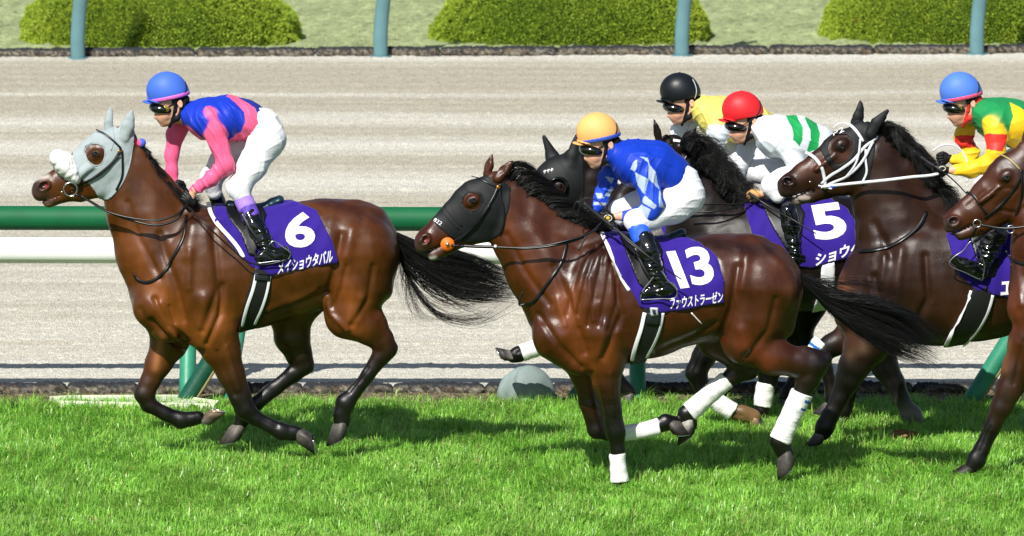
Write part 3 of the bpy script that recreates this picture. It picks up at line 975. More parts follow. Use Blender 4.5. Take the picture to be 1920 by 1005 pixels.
        V, F = hair_vf((Q, A, B), n, k.pop('seg', 12), r0, np.random.default_rng(seed), **k)
        if name.startswith('mane') or name == 'forelock':
            s.manes.append((V, F)); return None
        if name.startswith('tail'):
            s.tails = getattr(s, 'tails', []) + [(V, F)]; return None
        return mk(name, V, F, m or mat('black_hair', C('#0b0909'), .38, .5), parent or s.o)
    def finish_hair(s):
        mh = mat('black_hair', C('#0b0909'), .4, .45)
        for nm, L in (('mane', s.manes), ('tail', getattr(s, 'tails', []))):
            if not L: continue
            V = np.concatenate([l[0] for l in L]); o = 0; Fs = []
            for l in L: Fs.append(l[1] + o); o += len(l[0])
            mk(nm, V, np.concatenate(Fs), mh, s.o)
def glyphs(text, bvs, o, u, v, m, parent, name, bold=.0, lift=.003, Yd=0, emax=.05, shear=0, **kw):
    """text laid on a surface; o = px of its lower left, u = px vector of its full width, v = px vector of its height"""
    cu = bpy.data.curves.new('t', 'FONT'); cu.body = text; cu.offset = bold; cu.resolution_u = 4
    t = bpy.data.objects.new('t', cu); scene.collection.objects.link(t)
    dg = bpy.context.evaluated_depsgraph_get()
    me = bpy.data.meshes.new_from_object(t.evaluated_get(dg))
    bpy.data.objects.remove(t)
    bm = bmesh.new(); bm.from_mesh(me); bpy.data.meshes.remove(me)
    bmesh.ops.remove_doubles(bm, verts=bm.verts, dist=1e-5)
    bmesh.ops.triangulate(bm, faces=bm.faces)
    xs = [w.co.x for w in bm.verts]; ys = [w.co.y for w in bm.verts]
    x0, x1, y0, y1 = min(xs), max(xs), min(ys), max(ys)
    el = emax * (x1 - x0) if x1 - x0 < 3 else emax * (y1 - y0) * 3
    for _ in range(4):
        es = [e for e in bm.edges if e.calc_length() > el]
        if not es: break
        bmesh.ops.subdivide_edges(bm, edges=es, cuts=1, use_grid_fill=False)
        bmesh.ops.triangulate(bm, faces=[f for f in bm.faces if len(f.verts) > 3])
    bm.verts.ensure_lookup_table()
    V = []; last = Yd
    for w in bm.verts:
        a, b = (w.co.x - x0) / (x1 - x0), (w.co.y - y0) / (y1 - y0)
        px, py = o[0] + a * u[0] + b * v[0], o[1] + a * u[1] + b * v[1]
        oo, d = ray(px, py); best = None
        for bb in bvs:
            hit = bb.ray_cast(oo, d)
            if hit[0] is not None and (best is None or hit[3] < best[3]): best = hit
        if best: V.append(np.array(best[0]) - np.array(d) * lift); last = V[-1][1]
        else: V.append(P(px, py, last))
    F = [tuple(q.index for q in f.verts) for f in bm.faces]
    bm.free()
    return mk(name, V, F, m, parent, smooth=False, **kw)

def ear(h, base, mid, tip, r, dy, col='b', tag='ear'):
    h.S.c([(base[0], base[1], r * .82), (mid[0], mid[1], r * .92), (mid[0] * .5 + tip[0] * .5, mid[1] * .5 + tip[1] * .5, r * .62), (tip[0], tip[1], r * .14)], dy=dy, sy=.7, k=.012, col=h.col[col], tag=tag)
    # hollow facing the front
    h.S.c([(base[0] - r * .55, base[1] - r * .4, r * .35), (mid[0] - r * .6, mid[1], r * .5), (mid[0] * .5 + tip[0] * .5 - r * .45, mid[1] * .5 + tip[1] * .5, r * .25)], dy=dy - r * .5 / SC(h.Y0), sy=.8, k=.006, op='sub')
def gallop_cloth(h, poly, off=.018):
    return h.cover('saddle_cloth', ('torso', 'shoulder'), off, poly, m_purple, h=.009,
                   disp=lambda V: .0045 * snoise(V * (1, 1, .4), 14, 4) + .003 * (1 - np.abs(snoise(V * (1, .6, .6), 22, 5, 6))))

# ------------------------------------------------------------------ the bay in the grey hood, number 6
A = Horse('bay racehorse in a grey hood with white fleece noseband, wearing number 6', 1.6, .10, 420, 'bay', (480, 870))
h = A
h.body([(318, 545, 70, 0, .82), (345, 530, 102, 0, .74), (390, 512, 124, 0, .68), (470, 505, 109, 0, .76), (550, 486, 104, 0, .82), (610, 472, 98, 0, .86)])
h.body([(610, 472, 98, 0, .86), (655, 464, 88, 0, .9), (688, 480, 60, 0, 1.1)])
h.part([(298, 572, 50), (320, 600, 44)], dy=-.10, tag='shoulder', k=.04)
h.part([(300, 575, 48), (325, 610, 42)], dy=.11, tag='shoulder', k=.04)
h.S.e(365, 500, 55, 92, .10, -18, dy=-.17, k=.05, col=h.col['b'], tag='shoulder')
h.S.e(372, 575, 42, 55, .09, -10, dy=-.17, k=.04, col=h.col['b'], tag='shoulder')
h.part([(672, 475, 72), (664, 535, 62), (655, 590, 44)], dy=-.13, sy=.72, tag='thigh', k=.05)
h.part([(672, 475, 70), (650, 520, 60)], dy=.12, sy=.72, tag='thigh', k=.05)
h.part([(718, 470, 26), (712, 540, 26)], dy=-.06, sy=1.4, tag='thigh', k=.04)
h.part([(700, 415, 28), (725, 440, 18)], dy=0, sy=1.2, tag='thigh', k=.05)
h.leg([(655, 590, 45), (690, 610, 34), (714, 636, 24), (724, 654, 20), (714, 668, 17), (690, 703, 13), (664, 737, 12.5), (648, 755, 18.5), (641, 776, 15.5), (641, 790, 16.5)], 2, -.14)
h.part([(714, 640, 17), (737, 652, 9.5)], 'd', dy=-.14, k=.012)
h.leg([(600, 500, 70), (545, 590, 38), (548, 632, 34), (560, 664, 25), (570, 684, 19), (550, 701, 16), (515, 728, 14), (480, 757, 14), (458, 778, 16.5), (450, 795, 13.5)], 2, .15)
h.part([(565, 672, 15), (579, 684, 9)], 'd', dy=.15, k=.012)
h.leg([(385, 560, 60), (395, 610, 51), (413, 650, 36), (433, 700, 26), (451, 745, 20), (460, 768, 19), (478, 784, 14), (505, 798, 13), (527, 809, 16), (548, 812, 13.5), (556, 813, 14)], 3, -.13)
h.leg([(325, 595, 50), (318, 640, 34), (298, 680, 24), (281, 716, 18.5), (271, 738, 19), (279, 759, 15), (310, 776, 13), (339, 788, 16), (358, 786, 13), (372, 783, 13)], 3, .13)
h.neck([(238, 335, 52, 0, .5), (265, 400, 64, 0, .55), (300, 470, 82, 0, .62), (338, 520, 98, 0, .7)])
h.S.c([(258, 285, 18), (300, 345, 20), (350, 395, 24)], sy=.7, k=.06, col=h.col['b'], tag='neck')
h.head([(228, 266, 30, 0, .6), (200, 300, 54, 0, .5), (160, 322, 42, 0, .5), (122, 340, 30, 0, .58), (92, 351, 23, 0, .72), (80, 356, 20, 0, .95), (76, 362, 15, 0, 1.2)])
h.head([(196, 335, 36, 0, .55), (150, 358, 20, 0, .7), (118, 364, 15, 0, .9), (93, 376, 13.5, 0, 1.1)])
h.S.e(180, 291, 16, 11, .03, 30, dy=-.075, k=.02, col=h.col['b'], tag='head')
h.S.c([(170, 312, 6), (140, 335, 5)], dy=-.075, sy=1, k=.02, col=h.col['b'], tag='head')
h.S.c([(70, 379, 1.6), (88, 374, 1.4), (114, 364, 1.2)], sy=30, k=.006, op='sub')
h.S.e(82, 348, 14, 11, .02, 30, dy=-.066, k=.015, col=h.col['b'], tag='head')
h.S.e(82, 348, 10, 6.5, .035, 30, dy=-.085, k=.008, op='sub')
ear(h, (233, 258), (240, 236), (246, 208), 10.5, -.055)
ear(h, (205, 244), (204, 226), (207, 205), 8.5, .06)
h.sculpt = [([(284, 602), (300, 622), (330, 648), (352, 655), (378, 661)], 6, -.018), ([(417, 535), (413, 590), (388, 645)], 6, -.012), ([(499, 596), (540, 580), (575, 567), (612, 552)], 6, -.012), ([(505, 580), (545, 566), (590, 548)], 10, .009), ([(300, 570), (312, 600), (330, 628)], 7, .012), ([(318, 575), (328, 605)], 4, -.006), ([(358, 470), (354, 540)], 8, .009), ([(612, 560), (622, 590), (650, 618)], 6, .010), ([(650, 500), (640, 540), (625, 575)], 5, -.006), ([(300, 440), (330, 540), (345, 600)], 9, -.010), ([(360, 420), (352, 480)], 13, .008), ([(400, 430), (410, 540), (380, 620)], 8, -.010),
            ([(290, 560), (318, 610), (350, 640)], 6, -.014), ([(262, 580), (285, 620)], 6, -.006), ([(385, 560), (378, 610)], 14, .010),
            ([(640, 440), (625, 520), (612, 560)], 9, -.012), ([(660, 430), (650, 480)], 12, .010), ([(700, 500), (690, 560), (660, 610)], 7, -.008),
            ([(676, 560), (668, 600)], 12, .008), ([(240, 380), (262, 450), (300, 520)], 7, -.006), ([(280, 400), (330, 480)], 20, .006),
            ([(480, 600), (560, 570), (600, 545)], 7, -.008), ([(520, 520), (590, 510)], 22, .006), ([(408, 660), (440, 740)], 5, -.006), ([(425, 650), (448, 730)], 5, .005),
            ([(190, 330), (160, 345)], 5, -.004), ([(690, 690), (655, 735)], 3, -.004), ([(478, 778), (520, 800)], 3, -.004)]
h.paint = [([(66, 350), (78, 372), (95, 386)], 14, C('#3a2a26'), .85), ([(78, 350), (88, 346)], 6, C('#1a0a0a'), .95), ([(86, 349), (88, 350)], 3, C('#8a3238'), .8),
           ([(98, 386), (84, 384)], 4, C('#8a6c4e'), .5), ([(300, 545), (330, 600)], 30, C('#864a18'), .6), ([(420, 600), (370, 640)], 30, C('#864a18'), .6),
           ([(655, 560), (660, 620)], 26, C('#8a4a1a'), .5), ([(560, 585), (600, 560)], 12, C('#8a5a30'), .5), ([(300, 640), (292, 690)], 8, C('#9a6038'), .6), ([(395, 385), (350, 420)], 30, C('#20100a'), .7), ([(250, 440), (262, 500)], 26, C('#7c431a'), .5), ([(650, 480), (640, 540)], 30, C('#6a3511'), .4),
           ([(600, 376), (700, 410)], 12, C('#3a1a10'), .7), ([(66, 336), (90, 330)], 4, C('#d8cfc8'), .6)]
h.eyepx = (178, 290)
h.build()
h.eye(178, 290)
h.hoof(641, 793, (0.25, 1), (-1, .1), -.14, hscale=1.28, light='#6f6962')
h.hoof(449, 800, (-.05, 1), (-1, .2), .15, light='#857b72', wall='#45403c', hscale=1.25)
h.hoof(560, 813, (1, .08), (.05, 1), -.13, light='#6b655f', hscale=1.25)
h.hoof(384, 790, (.35, -1), (1, .25), .13, light='#8b857e', sole='#d8bd7c', wall='#6a5a4a', hscale=1.05)
hood_poly = [(252, 262), (241, 320), (226, 352), (205, 374), (188, 377), (178, 360), (168, 346), (150, 336), (146, 318), (133, 300), (140, 278), (165, 250), (190, 236), (196, 228), (203, 198), (212, 204), (212, 236), (222, 240), (232, 222), (250, 202), (254, 215)]
eyeh = [(158, 285), (160, 275), (170, 270), (184, 269), (196, 276), (198, 292), (190, 309), (180, 313), (168, 306)]
hood, hb = h.cover('hood', ('head', 'ear', 'neck'), .0085, hood_poly, m_greyh, holes=[eyeh], h=.0065, disp=lambda V: .0012 * snoise(V, 20, 2))
HOODSEAM = True
# fleece noseband
fp = [(104, 284), (116, 296), (130, 318), (140, 337)]
q = resample([P(x, y, h.S.Yat(x, -.06 - .03 * math.sin(i))) for i, (x, y) in enumerate(fp)], 16)
b = Sdf(1.6, .10, 420)
b.c([(109, 297, 16.5, -.0, 2.4), (121, 307, 20, -.0, 2.1), (134, 322, 18, -.01, 2.2), (143, 335, 11, -.03, 2.6)], k=.02)
V, lo, ax = grid(b.prims, .006); V, F = nets(V, lo, .006)
V = V + vnorm(V, F) * (.0025 * snoise(V, 30, 2))[:, None]
mk('fleece_noseband', V, F, m_fleece, h.o)
ex = (hb,)
h.strap('hood_seam', [(250, 268), (240, 318), (225, 350), (206, 371)], .005, m_greyh, ex, lift=.003, parent=hood)
h.strap('hood_seam', [(212, 242), (214, 262), (208, 282)], .0035, m_greyh, ex, lift=.003, parent=hood)
h.strap('eye_hole_rim', [(159, 286), (161, 276), (170, 270), (184, 269), (196, 277), (197, 292), (190, 308), (180, 312), (168, 305), (159, 286)], .0035, m_greyh, ex, lift=.004, parent=hood)
br = h.strap('bridle', [(226, 279), (214, 301), (196, 318), (172, 335), (150, 346)], .0085, m_black, ex, lift=.008)
h.strap('cheek_strap', [(224, 290), (200, 316), (176, 333), (152, 342)], .006, m_black, ex, lift=.014, parent=br)
h.strap('browband', [(180, 243), (196, 252), (212, 264), (226, 278)], .0065, m_black, ex, lift=.008, parent=br)
h.strap('throat_latch', [(228, 282), (229, 305), (228, 335), (218, 356)], .0065, m_black, ex, lift=.009, parent=br)
h.strap('buckle', [(221, 282), (225, 286)], .009, mat('brass', C('#b5792c'), .3, .5, metal=.8), ex, lift=.016, parent=br, n=4)
c = P(132, 355, h.S.Yat(132, -.105))
v, f = torus_vf(c, .043, .0055)
mk('bit_ring', v, f, m_steel, br)
for (x, y) in ((124, 346), (137, 368), (116, 360)):
    v, f = sphere_vf(P(x, y, h.S.Yat(x, -.112)), .008, 10, 6); mk('bit_stud', v, f, m_steel, br)
cp = [(400, 383), (410, 378), (548, 376), (594, 393), (606, 420), (618, 446), (634, 492), (560, 506), (509, 516), (470, 500), (455, 483), (428, 452), (403, 415)]
cloth, cb = gallop_cloth(h, cp)
h.strap('white_edging', [(390, 379), (396, 402), (412, 425), (432, 447), (446, 464), (457, 483)], .014, m_wcloth, (cb,), lift=.005, thick=.12, parent=cloth)
glyphs('6', [cb, h.bv], (536, 466), (56, -4), (-4, -66), m_print, cloth, 'number', bold=.032, emax=.06)
glyphs('メイショウタバル', [cb, h.bv], (520, 516), (103, -24), (2, -25), m_print, cloth, 'lettering', bold=.022, emax=.12)
girth, gb = h.cover('girth', ('torso', 'shoulder', 'upleg'), .016, [(478, 500), (510, 500), (507, 545), (495, 590), (481, 616), (447, 624), (455, 580), (470, 530)], mat('black_girth', C('#121214'), .55), h=.009)
h.strap('girth_edging', [(481, 512), (475, 540), (463, 575), (453, 612)], .011, m_wcloth, (gb, cb), lift=.006, thick=.12, parent=girth)
h.strap('girth_edging', [(506, 517), (501, 545), (490, 580), (477, 608)], .009, m_wcloth, (gb, cb), lift=.006, thick=.12, parent=girth)
h.strap('girth_buckle', [(478, 519), (506, 521)], .021, mat('dull_black', C('#1b2022'), .4), (gb, cb), lift=.01, thick=.12, parent=girth, n=5)
def saddle(h, ex, seat, cantle, flap, dyt=-.02):
    b = Sdf(h.Y0, h.S.yaw, h.S.cx)
    b.c(seat, k=.02, sy=2.0); b.c(cantle, k=.02, sy=2.2)
    V, lo, ax = grid(b.prims, .008); V, F = nets(V, lo, .008)
    sd = mk('saddle', V, F, m_cantle, h.o)
    fl, fb = h.cover('saddle_flap', ('torso', 'shoulder'), .034, flap, m_saddle, h=.009, parent=sd, ylim=(h.Y0 - 1, h.Y0))
    return sd, fb
sd, fb = saddle(h, (cb,), [(430, 384, 9), (465, 390, 9), (495, 390, 9)], [(490, 391, 8), (510, 381, 8.5), (524, 375, 9)], [(420, 374), (440, 372), (492, 384), (500, 402), (490, 440), (480, 480), (466, 478), (452, 440), (428, 408)])
h.fl = fb
h.strap('breast_girth', [(350, 405), (346, 440), (328, 478), (300, 518), (276, 530), (256, 522), (252, 512)], .010, m_black, lift=.009)
h.hair('mane', [(256, 272, .0, 2, -2, .02), (290, 325, -.0, 3, -3, .03), (322, 366, -.02, 4, -5, .04), (352, 384, -.03, 8, -6, .05)], 900, .0016, 1, wav=.006, lmin=.2)
for i, (x, y) in enumerate([(262, 280), (275, 300), (288, 322), (300, 338), (314, 352), (326, 362), (338, 372), (346, 378)]):
    h.hair('mane_lock', [(x + 6, y - 6, .0, 5, 4, .03), (x + 14, y + 2, -.04, 6, 4, .03), (x + 20, y + 16, -.08, 6, 2, .02)], 170, .0016, 10 + i, wav=.008)
h.hair('mane_lock', [(330, 362, 0, 8, 8, .03), (350, 372, -.02, 6, 4, .03), (368, 374, -.03, 5, 4, .02), (382, 360, -.03, 3, 3, .02)], 260, .0016, 31, wav=.008)
h.hair('forelock', [(232, 262, 0, 5, 4, .03), (245, 268, 0, 6, 4, .03), (262, 284, -.02, 4, 4, .02)], 220, .0016, 32, wav=.006)
v, f = sphere_vf(P(265, 268, h.S.Yat(265, -.03)), .030, 20, 14)
cc = np.where((v[:, 0] < v[:, 0].mean() - .008)[:, None], np.array(C('#e8507f')[:3]), np.array(C('#4a67d6')[:3]))
mk('pompom', v, f, mat('pompom_wool', attr=True, rough=.9, bscale=150, bdist=.004), h.o, col=cc, label='pink and blue pompom')
h.hair('tail', [(720, 434, 0, 6, 8, .03), (755, 455, 0, 6, 24, .05), (795, 486, 0, 2, 40, .07), (850, 512, 0, -4, 36, .09), (910, 528, 0, -4, 26, .10), (990, 544, 0, 0, 16, .10)], 3000, .002, 3, seg=18, wav=.016, jit=.008, lmin=.45)
h.hair('tail_wisps', [(735, 450, 0, 4, 10, .03), (770, 500, 0, 4, 34, .05), (830, 560, 0, 0, 22, .08), (890, 582, 0, 0, 14, .08), (960, 560, 0, 0, 22, .08)], 240, .0016, 4, seg=18, wav=.05, jit=.03, lmin=.4)
h.hair('tail_wisps', [(740, 445, 0, 4, 10, .03), (780, 530, 0, 6, 24, .05), (800, 568, 0, 8, 10, .08), (870, 575, 0, 0, 8, .08)], 120, .0014, 5, seg=18, wav=.06, jit=.03, lmin=.3)
mr = random.Random(3)
# ------------------------------------------------------------------ generic head built from key pixels
# ------------------------------------------------------------------ the bay in the black hood, number 13
B = Horse('bay racehorse in a black hood with orange bit guard, wearing number 13', .55, .08, 1250, 'bay2', (1250, 915))
h = B
h.body([(1072, 600, 66, 0, .84), (1102, 572, 102, 0, .74), (1150, 562, 121, 0, .69), (1210, 559, 111, 0, .77), (1290, 545, 99, 0, .84), (1350, 538, 97, 0, .87)])
h.body([(1350, 538, 97, 0, .87), (1400, 533, 93, 0, .9), (1436, 546, 66, 0, 1.05)])
h.part([(1052, 628, 55), (1085, 660, 44)], dy=-.10, tag='shoulder', k=.04)
h.part([(1056, 630, 52), (1085, 665, 40)], dy=.11, tag='shoulder', k=.04)
h.S.e(1120, 560, 56, 92, .10, -16, dy=-.18, k=.05, col=h.col['b'], tag='shoulder')
h.S.e(1128, 632, 42, 50, .09, 0, dy=-.17, k=.04, col=h.col['b'], tag='shoulder')
h.part([(1425, 540, 74), (1408, 598, 62), (1396, 640, 40)], dy=-.14, sy=.72, tag='thigh', k=.05)
h.part([(1420, 545, 72), (1380, 600, 62)], dy=.13, sy=.72, tag='thigh', k=.05)
h.part([(1474, 540, 28), (1462, 610, 28)], dy=-.05, sy=1.4, tag='thigh', k=.045)
h.part([(1450, 490, 30), (1478, 512, 20)], dy=0, sy=1.3, tag='thigh', k=.05)
h.leg([(1398, 640, 42), (1448, 668, 33), (1495, 680, 28), (1526, 684, 26), (1516, 710, 22), (1498, 750, 15), (1472, 806, 14), (1463, 828, 19), (1468, 843, 16), (1472, 850, 17)], 2, -.14)
h.part([(1508, 668, 20), (1548, 672, 13)], 'd', dy=-.14, k=.015)
h.leg([(1330, 570, 66), (1350, 630, 42), (1388, 672, 28), (1402, 690, 22), (1378, 702, 17), (1336, 734, 14), (1302, 764, 14), (1288, 776, 16.5), (1292, 790, 14), (1294, 797, 14)], 2, .15)
h.leg([(1130, 622, 60), (1136, 672, 36), (1137, 715, 26), (1146, 765, 19), (1154, 808, 18.5), (1158, 845, 13), (1161, 880, 12.5), (1163, 900, 15.5), (1160, 912, 14)], 2, -.12)
h.leg([(1092, 640, 46), (1096, 700, 25), (1106, 755, 20), (1120, 804, 18.5), (1142, 814, 13), (1185, 810, 12), (1228, 801, 13), (1248, 792, 15.5), (1262, 792, 13)], 2, .13)
h.neck([(940, 396, 46, 0, .5), (980, 450, 54, 0, .56), (1020, 500, 73, 0, .62), (1062, 548, 92, 0, .7)])
h.S.c([(955, 345, 17), (1010, 400, 22), (1080, 450, 28), (1130, 468, 26)], sy=.6, k=.07, col=h.col['b'], tag='neck')
h.head([(930, 348, 28, 0, .6), (900, 390, 54, 0, .5), (862, 414, 40, 0, .5), (830, 433, 30, 0, .58), (806, 448, 23, 0, .72), (797, 455, 20, 0, .95), (794, 462, 14, 0, 1.2)])
h.head([(900, 425, 34, 0, .55), (866, 446, 18, 0, .75), (840, 464, 12, 0, 1.0), (812, 479, 10.5, 0, 1.3)])
h.S.e(886, 377, 16, 11, .03, 35, dy=-.08, k=.02, col=h.col['b'], tag='head')
h.S.c([(787, 473, 1.6), (806, 469, 1.4), (834, 456, 1.2)], sy=30, k=.006, op='sub')
h.S.e(797, 450, 13, 10, .02, 60, dy=-.066, k=.015, col=h.col['b'], tag='head')
h.S.e(797, 450, 9, 6, .035, 60, dy=-.085, k=.008, op='sub')
ear(h, (933, 336), (946, 318), (964, 299), 11, -.055)
ear(h, (912, 328), (918, 308), (924, 287), 9, .06)
h.sculpt = [([(1118, 462), (1100, 520), (1082, 590)], 5, -.008), ([(1132, 466), (1118, 530), (1102, 610)], 4.5, -.008), ([(1146, 476), (1138, 540), (1124, 610)], 5, -.007), ([(1160, 520), (1156, 570), (1140, 620)], 5, -.007), ([(1098, 480), (1074, 540), (1062, 590)], 5, -.006), ([(1040, 500), (1075, 590), (1098, 660)], 9, -.010), ([(1100, 470), (1090, 540)], 14, .010), ([(1150, 490), (1165, 590), (1130, 670)], 8, -.012), ([(1130, 500), (1122, 560)], 7, -.006),
            ([(1010, 590), (1050, 650), (1090, 690)], 7, -.010), ([(1135, 610), (1125, 665)], 14, .010), ([(1385, 500), (1372, 580), (1352, 630)], 9, -.014), ([(1400, 480), (1390, 540)], 12, .010),
            ([(1455, 560), (1440, 620), (1400, 670)], 7, -.008), ([(1390, 620), (1400, 650)], 14, .010), ([(950, 440), (985, 510), (1030, 570)], 7, -.007), ([(1000, 440), (1050, 520)], 18, .007),
            ([(1230, 660), (1300, 630), (1342, 605)], 7, -.008), ([(1110, 700), (1130, 780)], 5, -.006), ([(1145, 700), (1152, 780)], 5, .004), ([(895, 405), (860, 425)], 5, -.004), ([(1490, 760), (1470, 800)], 3, -.004),
            ([(1070, 540), (1085, 610)], 5, .006), ([(1105, 520), (1112, 600)], 5, .006), ([(1045, 560), (1060, 610)], 6, .005), ([(1410, 440), (1470, 500)], 10, .005)]
h.paint = [([(784, 462), (800, 478), (815, 486)], 12, C('#3a2a26'), .8), ([(794, 454), (799, 446)], 5, C('#160909'), .95), ([(799, 452), (800, 450)], 3, C('#a04048'), .8), ([(806, 486), (816, 484)], 4, C('#c9c2b8'), .7),
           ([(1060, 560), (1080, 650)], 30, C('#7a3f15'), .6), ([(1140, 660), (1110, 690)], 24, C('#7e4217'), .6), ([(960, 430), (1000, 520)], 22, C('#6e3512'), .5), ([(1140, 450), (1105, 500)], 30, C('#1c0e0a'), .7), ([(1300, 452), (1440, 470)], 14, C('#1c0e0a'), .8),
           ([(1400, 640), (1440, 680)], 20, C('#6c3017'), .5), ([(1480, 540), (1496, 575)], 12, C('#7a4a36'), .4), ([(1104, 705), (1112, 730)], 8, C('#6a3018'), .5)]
h.eyepx = (886, 377)
h.build(h=.009)
h.eye(886, 377)
h.hoof(1474, 848, (.6, 1), (-1, .5), -.14, light='#5a5450', wall='#4a4542', hscale=1.35)
h.hoof(1291, 788, (.45, 1), (-1, .5), .15, light='#c8c4b8', wall='#2c2826', hscale=1.25)
h.hoof(1160, 914, (0, 1), (-1, 0), -.12, shoe=False)
h.hoof(1258, 792, (.25, 1), (.9, .4), .13, light='#6a645e', wall='#2e2926', hscale=1.1)
h.bandage([(1504, 736, 21), (1491, 762, 20), (1474, 800, 19.5), (1462, 826, 21)], -.14, stripes=((.03, .05, '#2a5aa8'), (.085, .10, '#2a5aa8')), half=.03)
h.bandage([(1364, 712, 18), (1336, 734, 18), (1306, 761, 18.5), (1292, 773, 19)], .15)
h.bandage([(1157, 850, 15.5), (1160, 880, 15.5), (1163, 903, 18)], -.12)
h.bandage([(1170, 812, 15), (1205, 808, 15), (1236, 800, 17)], .13)
hp = [(916, 332), (930, 330), (944, 340), (958, 352), (957, 380), (950, 410), (938, 440), (918, 452), (880, 456), (860, 452), (845, 446), (822, 426), (810, 411), (832, 384), (850, 345), (872, 328), (896, 318)]
eh = [(867, 383), (868, 370), (877, 361), (890, 360), (902, 370), (903, 382), (896, 393), (882, 396), (872, 392)]
hood, hb = h.cover('hood', ('head', 'neck'), .008, hp, m_matblack, holes=[eh], h=.0065, disp=lambda V: .0012 * snoise(V, 22, 12))
ex = (hb,)
h.strap('eye_hole_rim', [(867, 383), (868, 370), (877, 361), (890, 360), (902, 370), (903, 382), (896, 393), (882, 396), (872, 392), (867, 383)], .004, m_matblack, (hb,), lift=.004, parent=hood)
h.strap('hood_seam', [(834, 388), (846, 404), (866, 424)], .005, m_matblack, ex, lift=.004, parent=hood)
h.strap('hood_seam', [(828, 394), (842, 412), (860, 430)], .004, m_matblack, ex, lift=.004, parent=hood)
glyphs('822', [hb], (812, 414), (14, 9), (4, -6), m_print, hood, 'lettering', bold=.0, emax=.2)
br = h.strap('bridle', [(934, 350), (922, 376), (905, 400), (885, 424), (862, 446), (846, 455)], .0085, m_black, ex, lift=.009)
h.strap('cheek_strap', [(938, 344), (937, 366), (944, 390), (944, 420), (938, 440)], .006, m_black, ex, lift=.010, parent=br)
h.strap('browband', [(884, 330), (900, 336), (918, 345), (932, 350)], .006, m_black, ex, lift=.008, parent=br)
h.strap('noseband', [(918, 384), (900, 410), (876, 436), (858, 452)], .006, m_black, ex, lift=.016, parent=br)
h.strap('buckle', [(932, 348), (935, 354)], .011, mat('brass', C('#b5792c')), ex, lift=.018, parent=br, n=4)
c = P(839, 458, h.S.Yat(839, -.10))
v, f = [], []
v, f = tube_vf([c + np.array((0, .006, 0)), c - np.array((0, .004, 0))], .043, k=24, up=(1, 0, 0))
mk('bit_guard', v, f, m_orange, br)
v, f = tube_vf([c - np.array((.0, .004, 0)), c - np.array((0, .014, 0))], .012, k=12, up=(1, 0, 0))
mk('bit_ring', v, f, m_steel, br)
cp = [(1124, 432), (1135, 430), (1160, 430), (1287, 446), (1312, 455), (1341, 478), (1357, 525), (1357, 568), (1300, 577), (1262, 584), (1235, 587), (1200, 575), (1182, 545), (1160, 508), (1142, 466)]
cloth, cb = gallop_cloth(h, cp)
h.strap('white_edging', [(1128, 436), (1140, 462), (1154, 496), (1166, 522), (1180, 545)], .013, m_wcloth, (cb,), lift=.005, thick=.12, parent=cloth)
glyphs('I', [cb, h.bv], (1276, 541), (17, -2), (-27, -69), m_print, cloth, 'number', bold=.0, emax=.08)
glyphs('3', [cb, h.bv], (1299, 537), (44, -7), (-17, -71), m_print, cloth, 'number', bold=.03, emax=.06)
glyphs('ファウストラーゼン', [cb, h.bv], (1256, 581), (99, -13), (1, -23), m_print, cloth, 'lettering', bold=.022, emax=.12)
girth, gb = h.cover('girth', ('torso', 'shoulder', 'upleg'), .016, [(1206, 570), (1246, 570), (1243, 600), (1232, 635), (1214, 672), (1208, 684), (1180, 684), (1192, 640), (1205, 600)], mat('black_girth', C('#121214')), h=.009)
h.strap('girth_edging', [(1209, 586), (1204, 610), (1192, 648), (1184, 676)], .013, m_wcloth, (gb, cb), lift=.006, thick=.12, parent=girth)
h.strap('girth_edging', [(1243, 586), (1238, 612), (1228, 640), (1212, 670)], .010, m_wcloth, (gb, cb), lift=.006, thick=.12, parent=girth)
h.strap('girth_buckle', [(1212, 596), (1238, 598)], .040, mat('dull_black', C('#1b2022')), (gb, cb), lift=.009, thick=.1, parent=girth, n=5)
h.strap('crest_badge', [(1227, 576), (1227, 583), (1227, 591)], .026, mat('silver_badge', C('#b9bdc2'), .4), (gb, cb), lift=.016, thick=.1, parent=girth, n=5)
h.strap('crest_mark', [(1227, 579), (1228, 588)], .010, mat('dull_blue', C('#26323f')), (gb, cb), lift=.021, thick=.1, parent=girth, n=4)
sd, fb = saddle(h, (cb,), [(1160, 444, 9), (1200, 452, 9), (1235, 455, 9)], [(1240, 455, 8), (1262, 445, 8.5), (1278, 437, 9)], [(1160, 436), (1190, 440), (1234, 450), (1243, 470), (1236, 520), (1215, 550), (1196, 530), (1176, 480)])
h.fl = fb
h.strap('breast_girth', [(1062, 458), (1054, 490), (1035, 520), (1012, 552), (998, 568), (984, 570)], .010, m_black, lift=.009)
rope('breast_loop', [(984, 570, .30), (974, 572, .3), (974, 562, .3), (980, 548, .3)], .006, m_black, h.o)
for i, t in enumerate(np.linspace(0, 1, 14)):
    x = 950 + 135 * t + mr.uniform(-5, 5); y = 332 + 108 * t ** .8 + mr.uniform(-5, 5)
    up = 20 - 6 * t
    h.hair('mane_lock', [(x - 4, y + 6, .02, 8, 7, .05), (x + 18, y - up * .9, .0, 9, 8, .06), (x + 44, y - up * .7, .0, 12, 10, .06), (x + 66, y + 6, .02, 12, 12, .05), (x + 84, y + 40, .02, 14, 14, .04)], 330, .0018, 50 + i, wav=.012, curl=.002, jit=.012, lmin=.25)
h.hair('tail', [(1488, 512, 0, 6, 10, .03), (1520, 535, 0, 10, 26, .05), (1560, 566, 0, 4, 44, .08), (1620, 592, 0, 0, 44, .10), (1690, 622, 0, -2, 34, .11), (1775, 668, 0, -8, 28, .11)], 3200, .0021, 6, seg=18, wav=.022, jit=.009, lmin=.35)
